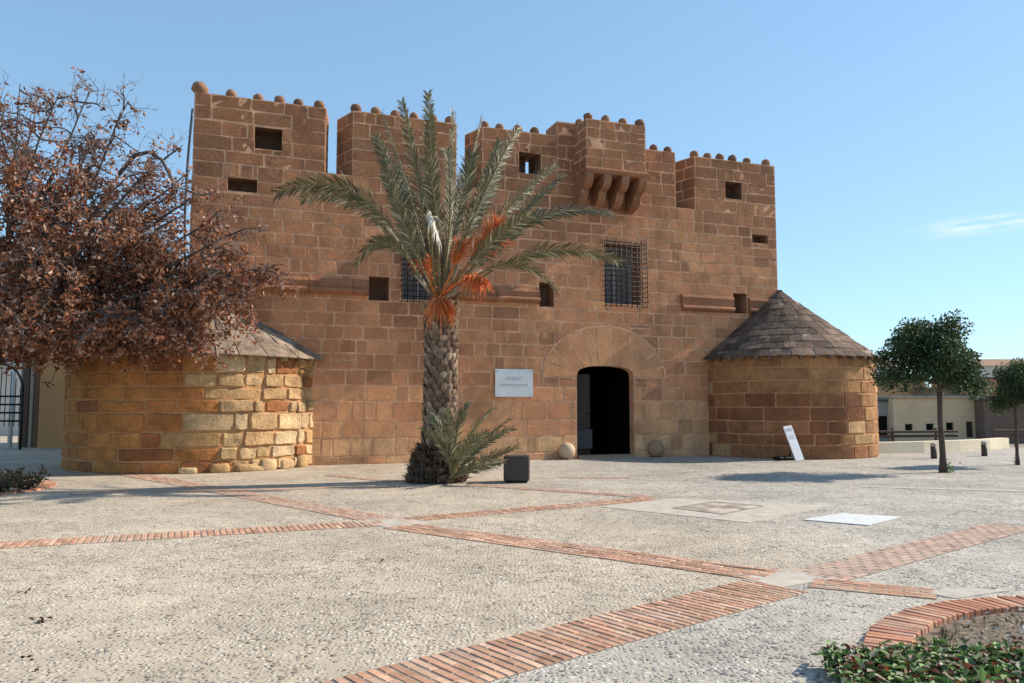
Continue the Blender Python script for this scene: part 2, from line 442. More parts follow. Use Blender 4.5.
MORT = (.66, .37, .22)
RED = (.585, .262, .128); BRN = (.485, .215, .106); TAN = (.65, .325, .160); PALE = (.68, .385, .195); DRK = (.22, .11, .065)
def facade_col(rng):
    def f(u, z):
        if z < .7: c = PALE if rng.random() < .65 else TAN
        elif z < 2.25:
            left = u < 5.6
            c = mixcol(RED, TAN, rng.uniform(.5, 1)) if left else mixcol(RED, TAN, rng.uniform(0, .6))
            if u > 13.3 and z < 1.5: c = mixcol(TAN, PALE, rng.random() * .6)
            if 6.3 < u < 9.5 and z < 1.5: c = mixcol(RED, TAN, rng.uniform(.4, .9))
        elif z < 2.75: c = mixcol(BRN, RED, rng.random())
        else: c = mixcol(BRN, RED, rng.uniform(.1, 1))
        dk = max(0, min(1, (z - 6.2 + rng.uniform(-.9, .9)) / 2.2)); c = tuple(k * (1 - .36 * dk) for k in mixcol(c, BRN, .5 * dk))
        x = rng.random()
        if x < .10: c = mixcol(c, DRK, .4)
        elif x > .94 and z < 7.7: c = mixcol(c, TAN, .4)
        return jit(c, rng, .13)
    return f

# ------------------------------------------------------------------ ground and paving
def sheet(name, pts, mat, z, kind='structure'):
    mb = MB(); loops = [[Vector((p[0], p[1], 0)) for p in pts]]
    tr = tessellate_polygon(loops)
    def up(t):
        a, b, c = (pts[i] for i in t)
        return t if (b[0] - a[0]) * (c[1] - a[1]) - (b[1] - a[1]) * (c[0] - a[0]) > 0 else t[::-1]
    mb.add([(p[0], p[1], z) for p in pts], [up(t) for t in tr])
    return struct(mb.build(name, mat), kind)
# plaza level with a drop behind the low parapet on the right
sheet('plaza_ground', [(-90, -40), (60, -40), (60, 33.0), (24, 31.2), (17.4, 30.0), (11.6, 26.9), (9, 30), (5, 45), (-90, 45)], M['pebble'], 0)
sheet('lower_ground', [(-1500, -1500), (1500, -1500), (1500, 2500), (-1500, 2500)], M['terrain'], -3.0)
def band(p, q, width, seed, mode='cross', mat='brick', bl=.25, bw=.075, tone=None):
    """a strip of bricks laid on edge; every brick is real geometry inside the one strip"""
    JH = .0055 if mode == 'along' or mat != 'brick' else .0035
    rng = random.Random(seed); p, q = Vector(p), Vector(q); d = q - p; L = d.length; d.normalize(); s = Vector((-d.y, d.x, 0))
    mb = MB()
    mb.add([p - s * width / 2 + Vector((0, 0, JH)), q - s * width / 2 + Vector((0, 0, JH)), q + s * width / 2 + Vector((0, 0, JH)), p + s * width / 2 + Vector((0, 0, JH))], [(0, 1, 2, 3)], 1)
    ang = math.atan2(d.y, d.x)
    base = [(.50, .27, .17), (.54, .30, .19), (.45, .24, .155), (.56, .35, .24)]
    if tone: base = tone
    lng, lat = (bw, bl) if mode == 'cross' else (bl, bw)
    i = 0; t = lng / 2
    rows = int(round(L / lng))
    if mode == 'cross':
        for i in range(rows):
            t = (i + .5) * L / rows
            off = (i % 2) * lat / 2; x = -width / 2 - off
            while x < width / 2 - .03:
                x0, x1 = max(x, -width / 2), min(x + lat, width / 2)
                if x1 - x0 > .04:
                    c = p + d * t + s * ((x0 + x1) / 2) + Vector((0, 0, -.006 + rng.uniform(-.0025, .0025)))
                    mb.box(c, (L / rows - .017, x1 - x0 - .012, .03), ang + rng.uniform(-.012, .012), 0, jit(rng.choice(base), rng, .22), bev=.006)
                x += lat
    else:
        nr = int(round(width / bw))
        for k in range(nr):
            x = (k + .5) * width / nr - width / 2; t = -(k % 2) * bl / 2
            while t < L - .03:
                t0, t1 = max(t, 0), min(t + bl, L)
                if t1 - t0 > .04:
                    c = p + d * ((t0 + t1) / 2) + s * x + Vector((0, 0, -.006 + rng.uniform(-.0025, .0025)))
                    mb.box(c, (t1 - t0 - .02, width / nr - .012, .03), ang + rng.uniform(-.012, .012), 0, jit(rng.choice(base), rng, .22), bev=.006)
                t += bl
    return struct(mb.build('brick_band', [M[mat], M['joint']]))
band(G(105, 469.5), G(385, 520.5), .55, 1, 'along', 'brick_worn')
band(G(-60, 549), G(384, 523), .5, 2, 'cross')
band(G(398, 526), G(772, 576), .55, 3, 'along')
band(G(400, 520.5), G(650, 499), .42, 4, 'cross')
band(G(330, 702), G(776, 586), .62, 5, 'cross')
band(G(815, 577), G(1012, 526), .55, 6, 'along', 'brick_worn', tone=[(.40, .25, .20), (.44, .28, .22), (.36, .23, .19)])
band(G(810, 583), G(936, 594.5), .42, 7, 'along')
band(G(468, 484.7), G(652, 497.5), .34, 8, 'along', 'brick_worn')
band(G(150, 492), G(400, 486.3), .3, 9, 'along', 'brick_worn')
band(G(70, 494.5), G(140, 490.3), .5, 10, 'cross', 'brick_worn')
band(G(560, 477.5), G(630, 478), .3, 11, 'along', 'brick_worn')
band(G(330, 475.5), G(395, 482), .3, 12, 'along', 'brick_worn')
def plate(name, pts, mat, z0, z1):
    mb = MB(); n = len(pts)
    vs = [(p[0], p[1], z0) for p in pts] + [(p[0], p[1], z1) for p in pts]
    ar = sum(pts[i][0] * pts[(i + 1) % n][1] - pts[(i + 1) % n][0] * pts[i][1] for i in range(n))
    fs = [tuple(range(n, 2 * n))] + [(i, (i + 1) % n, (i + 1) % n + n, i + n) for i in range(n)]
    if ar < 0: fs = [f[::-1] for f in fs]
    mb.add(vs, fs); return mb
struct(plate('concrete_slab', [G(352, 521.5), G(392, 517.5), G(432, 522.5), G(392, 528.5)], M['concrete'], 0, .007).build('concrete_slab', M['concrete']))
struct(plate('concrete_slab', [G(738, 577.5), G(790, 570.5), G(838, 578), G(782, 588)], M['concrete'], 0, .007).build('concrete_slab', M['concrete']))
struct(plate('concrete_slab', [G(600, 507), G(672, 498.5), G(832, 505.5), G(748, 523)], M['concrete'], 0, .007).build('concrete_slab', M['concrete']))
struct(plate('concrete_slab', [G(925, 593), G(960, 588.5), G(1010, 591), G(955, 599)], M['concrete'], 0, .007).build('concrete_slab', M['concrete']))
struct(plate('concrete_strip', [G(860, 486.3), G(1060, 491.7), G(1060, 493), G(860, 487.3)], M['concrete'], 0, .007).build('concrete_strip', M['concrete']))
dj = plate('shadow_line', [G(548, 545.5), G(650, 557.0), G(772, 571.6), G(772, 572.6), G(650, 558.6), G(548, 546.4)], None, .001, .0075)  # dark strip painted in for the shadow line along the band edge
struct(dj.build('shadow_line', flat_mat('painted_shadow_line', (.10, .075, .055), .95, 0, .5, .6, .1, 12)))
# cover plates
pl = plate('cover_plate', [G(802.6, 520.4), G(868.5, 526.0), G(900.7, 517.6), G(842, 514)], M['steel'], .004, .014)
tag(pl.build('cover_plate', M['steel']), 'pale grey rectangular metal plate lying on the cobbles to the right of the old hatch', 'cover plate')
hq = [G(672, 508.6), G(714, 502.2), G(763, 506.6), G(722, 515)]
hc = sum((Vector(p) for p in hq), Vector()) / 4
hatch = thing('access_hatch', 'rusty square access hatch with metal rim set in the concrete slab', 'hatch', (hc.x, hc.y, 0))
mb = MB()
for i in range(4):
    a, b = Vector(hq[i]), Vector(hq[(i + 1) % 4]); m_ = (a + b) / 2 + Vector((0, 0, .007)); d_ = b - a
    mb.box(m_, (d_.length, .022, .008), math.atan2(d_.y, d_.x))
mb.build('rim', flat_mat('rusty_rim', (.17, .13, .10), .8), hatch)
inn = [hc + (Vector(p) - hc) * .93 for p in hq]
plate('lid', inn, None, .004, .0095).build('lid', flat_mat('rust_plate', (.38, .315, .255), .85, 0, .75, .4, .2, 3), hatch)

# ------------------------------------------------------------------ the castle
castle = thing('castle', 'large red sandstone castle with battlements topped by stone balls and an arched doorway', 'castle', fpos(WID / 2, 0, -5))
ZC, ZT = 7.95, 9.5
rng = random.Random(11)
def hole_px(x0, y0, x1, y1):
    (a, t), (b, bt) = FUZ(x0, y0), FUZ(x1, y1); return (a, b, bt, t)
win_r = hole_px(604, 243, 641, 305); win_l = hole_px(403, 236, 443, 301)
slits = [hole_px(369, 276, 389, 301), hole_px(539, 282, 554, 307), hole_px(733, 293, 747, 314)]
embr = [hole_px(228, 177, 257, 193), hole_px(752, 234, 768, 244)]
dl, dr = FUZ(577, 420)[0], FUZ(634, 420)[0]
dsp = FUZ(577, 376)[1]; dtop = FUZ(605, 366)[1]; dcx = (dl + dr) / 2; dhw = (dr - dl) / 2
def sgn_pow(x, p): return math.copysign(abs(x) ** p, x)
arch_in = [(dcx - dhw * sgn_pow(math.cos(math.pi * i / 16), .75), dsp + (dtop - dsp) * math.sin(math.pi * i / 16) ** .75) for i in range(17)]
ao_l, ao_r = FUZ(543, 378)[0], FUZ(664.5, 378)[0]; ao_t = FUZ(604, 327)[1]; ao_z = FUZ(604, 378)[1]; ao_c = (ao_l + ao_r) / 2; ao_w = (ao_r - ao_l) / 2; ao_h = ao_t - ao_z
rect_holes = [win_r, win_l] + slits + embr
outer = [(0, -.3), (dl, -.3)] + [(dl, dsp)] + arch_in[1:-1] + [(dr, dsp)] + [(dr, -.3), (WID, -.3), (WID, ZC), (0, ZC)]
mb = MB()
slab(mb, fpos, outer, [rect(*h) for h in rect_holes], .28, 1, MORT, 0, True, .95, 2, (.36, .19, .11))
for h in [win_r, win_l]: pass
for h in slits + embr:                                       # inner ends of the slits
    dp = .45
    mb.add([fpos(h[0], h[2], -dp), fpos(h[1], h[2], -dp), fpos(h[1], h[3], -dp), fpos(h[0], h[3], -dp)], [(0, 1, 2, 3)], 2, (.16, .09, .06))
door_holes = [(dl, dr, -.3, dsp)]
for i in range(8):
    a, z0 = arch_in[i]; b = 2 * dcx - a; z1 = arch_in[i + 1][1]; door_holes.append((a, b, z0, z1))
first = [.22, .48, .47, .55, .42, .42, .44, .38, .37, .36, .37]
zs = courses(0, ZC, rng, .335, first)
rowholes = []
for z0, z1 in zip(zs, zs[1:]):
    if z1 > ao_z and z1 < ao_t:
        k = max(0, 1 - ((z1 - ao_z) / ao_h) ** 2); hw = ao_w * math.sqrt(k)
        rowholes.append((ao_c - hw, ao_c + hw, max(z0, ao_z), z1))
    elif z0 < ao_z: pass
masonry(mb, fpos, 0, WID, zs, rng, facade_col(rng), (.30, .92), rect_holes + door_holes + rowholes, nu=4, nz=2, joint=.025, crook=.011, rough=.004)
wall_o = mb.build('wall', [M['stone'], M['mortar'], M['stone']], castle)
# return walls and the far side
def side_pos(u): return lambda s, z, w: fpos(u, z, 0) - FN * s + FU * (w if u > 1 else -w)
mb = MB(); DEPTH = 11.0
for u in (0, WID):
    sg = 1 if u > 1 else -1
    ps = (lambda uu, sgn: (lambda s, z, w: fpos(uu + sgn * w, z, -s if sgn > 0 else -s)))(u, sg)
    vs = [fpos(u, -.3, -.28), fpos(u, -.3, -DEPTH), fpos(u, ZC, -DEPTH), fpos(u, ZC, -.28)]
    vs2 = [fpos(u - sg * .9, -.3, -.285), fpos(u - sg * .9, -.3, -DEPTH), fpos(u - sg * .9, ZC, -DEPTH), fpos(u - sg * .9, ZC, -.285)]
    mb = MB(); f1 = (0, 1, 2, 3) if sg > 0 else (3, 2, 1, 0)
    mb.add(vs + vs2, [f1, tuple(i + 4 for i in f1[::-1]), (3, 2, 6, 7) if sg > 0 else (7, 6, 2, 3)], 1, MORT)
    if sg > 0: masonry(mb, lambda s, z, w: fpos(WID + w, z, -s), .02, DEPTH, courses(0, ZC, rng, .37), rng, facade_col(rng), (.5, 1.05), joint=.026)
    else: masonry(mb, lambda s, z, w: fpos(-w, z, -(DEPTH - s)), 0, DEPTH - .02, courses(0, ZC, rng, .37), rng, facade_col(rng), (.5, 1.05), joint=.026)
    mb.build('side_wall', [M['stone'], M['mortar']], castle)
mb = MB()
mb.add([fpos(0, -.3, -DEPTH), fpos(WID, -.3, -DEPTH), fpos(WID, ZC, -DEPTH), fpos(0, ZC, -DEPTH)], [(3, 2, 1, 0)], 1, MORT)
mb.build('rear_wall', [M['stone'], M['mortar']], castle)
mb = MB()
mb.add([fpos(.9, ZC - .01, -.25), fpos(WID - .9, ZC - .01, -.25), fpos(WID - .9, ZC - .01, -DEPTH), fpos(.9, ZC - .01, -DEPTH)], [(0, 1, 2, 3)])
mb.build('roof', M['concrete'], castle)

# merlons
STONECOL = facade_col(rng)
def merlon(u0, u1, top, seed, sl=0.0, sr=0.0, T=.9, holes=(), slit=None, z0=ZC, balls=(), name='merlon', sides=True):
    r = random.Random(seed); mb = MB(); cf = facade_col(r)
    n_hole = [rect(*h) for h in holes]
    tr = 0.0
    loops = [rect(u0, u1, z0, top)] + n_hole
    tris = tessellate_polygon([[Vector((u, z, 0)) for u, z in p] for p in loops]); fl = [p for l in loops for p in l]
    def ori(t):
        (ax, ay), (bx, by), (cx, cy) = (fl[i] for i in t)
        return t if (bx - ax) * (cy - ay) - (by - ay) * (cx - ax) > 0 else (t[0], t[2], t[1])
    mb.add([fpos(u, z, 0) for u, z in fl], [ori(t) for t in tris], 1, MORT)
    A, B, C_, D = fpos(u0, z0, 0), fpos(u1, z0, 0), fpos(u1 - sr, z0, -T), fpos(u0 - sl, z0, -T)
    h = Vector((0, 0, top - z0))
    q = [A, B, C_, D, A + h, B + h, C_ + h, D + h]
    mb.add(q, [(1, 2, 6, 5), (3, 0, 4, 7), (4, 5, 6, 7)], 1, MORT)
    # back face with the same openings
    bk = [fpos(u, z, -T) for u, z in rect(u0 - sl, u1 - sr, z0, top)] + [fpos(u, z, -T) for hh in n_hole for u, z in hh]
    if slit is not None: mb.add(bk, [ori(t)[::-1] for t in tris], 1, MORT)
    else: mb.add(q, [(2, 3, 7, 6)], 1, MORT)
    for hh in holes:
        a, b, c, d = hh; dp = T if slit is not None else .62
        vs = [fpos(u, z, 0) for u, z in rect(*hh)] + [fpos(u, z, -dp) for u, z in rect(*hh)]
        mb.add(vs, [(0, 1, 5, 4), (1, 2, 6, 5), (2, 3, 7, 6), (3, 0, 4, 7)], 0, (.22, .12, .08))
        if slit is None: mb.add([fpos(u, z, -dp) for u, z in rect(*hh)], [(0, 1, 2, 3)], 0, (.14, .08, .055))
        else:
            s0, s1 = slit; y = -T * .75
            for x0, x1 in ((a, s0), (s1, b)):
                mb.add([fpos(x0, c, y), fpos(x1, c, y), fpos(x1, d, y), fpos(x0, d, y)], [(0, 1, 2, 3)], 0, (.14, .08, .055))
    zz = courses(z0, top, r, .39)
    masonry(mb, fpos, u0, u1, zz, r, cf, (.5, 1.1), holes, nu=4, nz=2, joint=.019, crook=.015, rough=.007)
    if sides:
        dv = (D - A); L = dv.length; dv.normalize(); nn = Vector((-dv.y, dv.x, 0)); nn = nn if nn.dot(FU) < 0 else -nn
        masonry(mb, lambda s, z, w: Vector((0, 0, z)) + Vector((D.x, D.y, 0)) - dv * s + nn * w, 0, L, zz, r, cf, (.4, .8), joint=.026)
        dv2 = (C_ - B); L2 = dv2.length; dv2.normalize(); n2 = Vector((-dv2.y, dv2.x, 0)); n2 = n2 if n2.dot(FU) > 0 else -n2
        masonry(mb, lambda s, z, w: Vector((0, 0, z)) + Vector((B.x, B.y, 0)) + dv2 * s + n2 * w, 0, L2, zz, r, cf, (.4, .8), joint=.026)
    o = mb.build(name, [M['stone'], M['mortar']], castle, fpos((u0 + u1) / 2, z0, -T / 2))
    # flat coping under the balls, slightly uneven
    finials(o, balls, top, r)
    return o
def finials(parent, balls, top, r, w=-.13):
    for b in balls:
        rad = .145 * r.uniform(.88, 1.1)
        rad *= 1.3 if b is balls[0] and abs(top - FUZ(258, 99.5)[1]) < .01 else 1
        c = fpos(b[0], top + rad * .66, b[1] if len(b) > 1 else w); m2 = MB()
        m2.ball(c, rad, 14, 9, 0, jit((.24, .125, .075), r, .25), .14, r.uniform(.88, 1.0))
        m2.build('stone_ball', M['stone'], parent, c)
def U(px, py): return FUZ(px, py)[0]
def bl(*xs, y=118): return [(U(x, y),) for x in xs]
merlon(0, U(326, 130), FUZ(258, 99.5)[1], 21, 0, -.17, holes=[hole_px(255, 126.5, 282, 151)], balls=bl(199.5, 231, 258.5, 280, 299, 320, y=95))
merlon(U(353, 140), U(456.5, 140), FUZ(405, 117)[1], 22, .33, -.1, balls=bl(356.5, 376.5, 396, 415, 434, 451, y=112))
m3h = hole_px(519, 151.5, 541, 175)
merlon(U(482.5, 150), U(557, 150), FUZ(515, 130.5)[1], 23, .28, 0, holes=[m3h], slit=(U(533.5, 160), U(536.5, 160)), balls=bl(486, 501, 519, 536, y=123))
# raised middle piece behind the projecting box, its left shoulder stepped and worn
um0, um1 = U(557, 130), U(640, 130)
r_ = random.Random(5)
mm = merlon(um0 + .004, um1, 10.28, 24, 0, 0, balls=[])
mb = MB()
block(mb, fpos, (um0 - .22, um0 + .1, ZT, ZT + .22), r_, jit(BRN, r_), proud=-.02, rough=.03, nu=3, nz=3, bev=.06, sink=-.5)
mb.build('broken_stone', M['stone'], castle)
merlon(um1 + .004, U(675.5, 180), FUZ(661, 150.8)[1], 25, 0, -.05, balls=bl(655.5, 669.5, y=147))
merlon(U(695, 180), WID, FUZ(734, 161)[1], 26, .30, 0, holes=[hole_px(725, 181, 742, 200)], balls=bl(696.5, 709.5, 722, 734.5, 749, 768, y=158))

# projecting box on corbels
def machicolation():
    p = .92
    b0, b1 = FUZ(586.5, 135, p)[0], FUZ(645.5, 145, p)[0]; zt = 10.12; zb = 8.66
    r = random.Random(77); mb = MB(); cf = facade_col(r)
    fp = lambda u, z, w: fpos(u, z, w + p)
    zz = courses(zb, zt, r, .31)
    mb.add([fpos(b0, zb, p), fpos(b1, zb, p), fpos(b1, zt, p), fpos(b0, zt, p), fpos(b0, zb, .0), fpos(b1, zb, 0), fpos(b1, zt, 0), fpos(b0, zt, 0)],
           [(0, 1, 2, 3), (1, 5, 6, 2), (4, 0, 3, 7), (3, 2, 6, 7), (1, 0, 4, 5)], 1, MORT)
    masonry(mb, fp, b0, b1, zz, r, cf, (.4, .8), joint=.020, crook=.015, rough=.007)
    masonry(mb, lambda s, z, w: fpos(b0 - w, z, s), 0, p, zz, r, cf, (.35, .6), joint=.026)
    masonry(mb, lambda s, z, w: fpos(b1 + w, z, p - s), 0, p, zz, r, cf, (.35, .6), joint=.026)
    o = mb.build('box_machicolation', [M['stone'], M['mortar']], castle, fpos((b0 + b1) / 2, zb, p / 2))
    m2 = MB()                                         # moulded ledge under the box
    prof = [(0, .0), (.05, .0), (.07, -.06), (.03, -.13), (0, -.16)]
    vs, fs = [], []
    for (d, dz) in prof:
        for (u, w) in ((b0 - d, 0), (b0 - d, p + d), (b1 + d, p + d), (b1 + d, 0)): vs.append(fpos(u, zb + dz - .003, w))
    for i in range(len(prof) - 1):
        for k in range(3): fs.append((i * 4 + k, (i + 1) * 4 + k, (i + 1) * 4 + k + 1, i * 4 + k + 1))
    n = len(prof) - 1; fs.append((n * 4 + 0, n * 4 + 3, n * 4 + 2, n * 4 + 1)); fs.append((0, 1, 2, 3))
    m2.add(vs, fs, 0, jit((.30, .14, .075), r, .1)); m2.build('moulding', M['stone'], o)
    # four scrolled corbels, two quarter-rounds each
    nC = 4; cw = .25
    for k in range(nC):
        uc = b0 + .10 + (b1 - b0 - .2) * k / (nC - 1)
        pr = []
        z = zb - .165
        pr.append((p + .02, z)); pr.append((p + .02, z - .10))
        for i in range(1, 8):
            a = math.pi / 2 * i / 7; pr.append((p + .02 - .36 * (1 - math.cos(a)), z - .10 - .34 * math.sin(a)))
        for i in range(1, 8):
            a = math.pi / 2 * i / 7; pr.append((p - .36 - .50 * (1 - math.cos(a)), z - .46 - .42 * math.sin(a)))
        pr.append((.0, z - .88)); pr.append((0, z))
        m3 = MB(); n = len(pr)
        vs = [fpos(uc - cw / 2, zz_, ww) for ww, zz_ in pr] + [fpos(uc + cw / 2, zz_, ww) for ww, zz_ in pr]
        fs = [(i, i + n, (i + 1) % n + n, (i + 1) % n) for i in range(n)]
        fs = [f[::-1] for f in fs]
        m3.add(vs, fs, 0, jit((.30, .14, .075), r, .1))
        tr = tessellate_polygon([[Vector((a, b, 0)) for a, b in pr]])
        m3.add(vs[:n], tr, 0, jit((.30, .14, .075), r, .1)); m3.add(vs[n:], [t[::-1] for t in tr], 0, jit((.30, .14, .075), r, .1))
        m3.build('corbel', M['stone'], o)
    bb = [(b0 + .12 + (b1 - b0 - .24) * k / 3, p - .14) for k in range(4)] + [(b0 + .10, .22), (b1 - .1, .22)]
    finials(o, bb, zt, r)
machicolation()

# string courses
def string(px0, px1, y0, name_seed, h=.42):
    u0, u1 = U(px0, y0), U(px1, y0); r = random.Random(name_seed)
    zb = STR_Z
    prof = [(0.0, h), (.10, h - .02), (.13, h - .10), (.10, .16), (.17, .14), (.19, .09), (.17, .04), (.09, .01), (.03, -.02), (0, -.02)]
    mb = MB(); n = len(prof); u = u0
    while u < u1 - .05:
        e = min(u1, u + r.uniform(.9, 1.5))
        if u1 - e < .4: e = u1
        a, b = u + .006, e - .006; k = r.uniform(.95, 1.04); dz = r.uniform(-.006, .006)
        vs = [fpos(a, zb + z + dz, ww * k) for ww, z in prof] + [fpos(b, zb + z + dz, ww * k) for ww, z in prof]
        fs = [(i, i + n, i + 1 + n, i + 1) for i in range(n - 1)] + [tuple(range(n)), tuple(range(2 * n - 1, n - 1, -1))]
        fs = [f[::-1] for f in fs]
        mb.add(vs, fs, 0, jit((.33, .15, .08), r, .12)); u = e
    mb.build('string_course', M['stone'], castle, fpos((u0 + u1) / 2, zb, 0))
STR_Z = FUZ(700, 311)[1]
string(215, 368, 295, 1); string(447, 538.5, 300, 2); string(680.5, 732.5, 308, 3, .52); string(748, 776, 312, 4, .52)

# voussoir arch round the doorway
mb = MB(); r = random.Random(9)
def arch_pt(t, k):                                             # t 0..1 along the arch, k 0 inner .. 1 outer
    a = math.pi * t
    i = (dcx - dhw * sgn_pow(math.cos(a), .75), dsp + (dtop - dsp) * max(0, math.sin(a)) ** .75)
    o = (ao_c - ao_w * math.cos(a), ao_z + ao_h * math.sin(a))
    return (i[0] + (o[0] - i[0]) * k, i[1] + (o[1] - i[1]) * k)
nv = 11; ts = [0]
for i in range(nv): ts.append(ts[-1] + r.uniform(.8, 1.2))
ts = [t / ts[-1] for t in ts]
for i in range(nv):
    c = jit(mixcol(RED, TAN, r.uniform(.35, .75)), r, .07)
    gap = .008
    def vp(u, z, w): 
        q = arch_pt(u, z); return fpos(q[0], q[1], w)
    block(mb, vp, (ts[i], ts[i + 1], 0, 1), r, c, proud=.022, rough=.002, joint=.005, nu=4, nz=4, bev=.0035, crook=0, sink=.0)
strip = [arch_pt(i / 40, 1.004) for i in range(41)]; strip2 = [arch_pt(i / 40, 1.045) for i in range(41)]
vs = [fpos(*p, .024) for p in strip] + [fpos(*p, .022) for p in strip2]
mb.add(vs, [(i, i + 41, i + 42, i + 1)[::-1] for i in range(40)][::1], 1, MORT)
vs = [fpos(*arch_pt(i / 40, k), .017) for k in (0.0, 1.004) for i in range(41)]
mb.add(vs, [(i + 1, i + 42, i + 41, i) for i in range(40)], 1, MORT)
mb.build('door_arch', [M['stone'], M['mortar']], castle)
# inside of the doorway: passage, inner doors standing open, counter
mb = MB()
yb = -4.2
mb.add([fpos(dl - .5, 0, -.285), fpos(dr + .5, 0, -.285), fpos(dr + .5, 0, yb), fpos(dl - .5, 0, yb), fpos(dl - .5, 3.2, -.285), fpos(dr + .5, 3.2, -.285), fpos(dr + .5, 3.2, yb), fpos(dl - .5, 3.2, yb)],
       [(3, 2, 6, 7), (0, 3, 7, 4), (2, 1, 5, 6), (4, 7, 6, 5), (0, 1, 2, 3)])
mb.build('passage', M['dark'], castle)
mb = MB(); mb.box(fpos(dcx, .04, -.10) , (dr - dl - .01, .42, .1), FA); mb.build('threshold', flat_mat('threshold_stone', (.32, .22, .15), .9, 0, .2, .3, .2), castle)
dm = MB()
dm.box(fpos(dl + .36, 1.32, -.75), (.84, .07, 2.5), FA, bev=.01)
for z in (.35, 1.05, 1.75): dm.box(fpos(dl + .36, z + .2, -.705), (.66, .03, .5), FA, bev=.01)
do = dm.build('door', M['wood'], castle, fpos(dl + .36, 0, -.75))
hm = MB(); hm.ball(fpos(dl + .68, 1.35, -.68), .035); hm.build('handle', M['iron'], do)
mb = MB(); mb.box(fpos(dl + .42, .55, -.58), (.72, .05, .60), FA, bev=.01); mb.build('notice_board', flat_mat('grey_board', (.055, .05, .05), .6), castle)

# barred windows
def barred(h, proud, seed, top_ext):
    a, b, c, d = h; o_mb = MB()
    rec = -.62
    o_mb.add([fpos(a, c, rec - .06), fpos(b, c, rec - .06), fpos(b, d, rec - .06), fpos(a, d, rec - .06)], [(0, 1, 2, 3)])
    win = o_mb.build('window', M['wood'], castle, fpos((a + b) / 2, c, rec))
    fm = MB(); fw = .07
    for (x, z, sx, sz) in (((a + b) / 2, c + fw / 2, b - a - .02, fw), ((a + b) / 2, d - fw / 2, b - a - .02, fw), ((a + b) / 2, (c * .35 + d * .65), b - a - .02, .05)):
        fm.box(fpos(x, z, rec), (sx, .06, sz - .004), FA)
    for x in (a + fw / 2, (a + b) / 2, b - fw / 2): fm.box(fpos(x, (c + d) / 2, rec + .004), (fw, .06, d - c - .02), FA)
    fm.build('frame', flat_mat('grey_window_frame', (.34, .30, .28), .6), win)
    pm = MB(); pm.add([fpos(a + .02, c + .02, rec - .02), fpos(b - .02, c + .02, rec - .02), fpos(b - .02, d - .02, rec - .02), fpos(a + .02, d - .02, rec - .02)], [(0, 1, 2, 3)])
    pm.build('pane', M['pane'], win)
    g = MB(); ga, gb, gc, gd = a - .07, b + .12, c - .08, d + top_ext
    r = .0115
    nx = 8; nzz = 13
    for i in range(nx + 1):
        x = ga + (gb - ga) * i / nx
        g.tube([fpos(x, gc - .05, proud), fpos(x, gd + .07, proud)], r, 5)
        g.tube([fpos(x, gd, proud), fpos(x, gd, -.02)], r * .8, 4)
    for j in range(nzz + 1):
        z = gc + (gd - gc) * j / nzz
        g.tube([fpos(ga, z, -.02), fpos(ga, z, proud), fpos(gb, z, proud), fpos(gb, z, -.02)], r, 5)
    g.build('grille', M['iron'], win)
barred(win_r, .22, 1, .03); barred(win_l, .22, 2, .05)

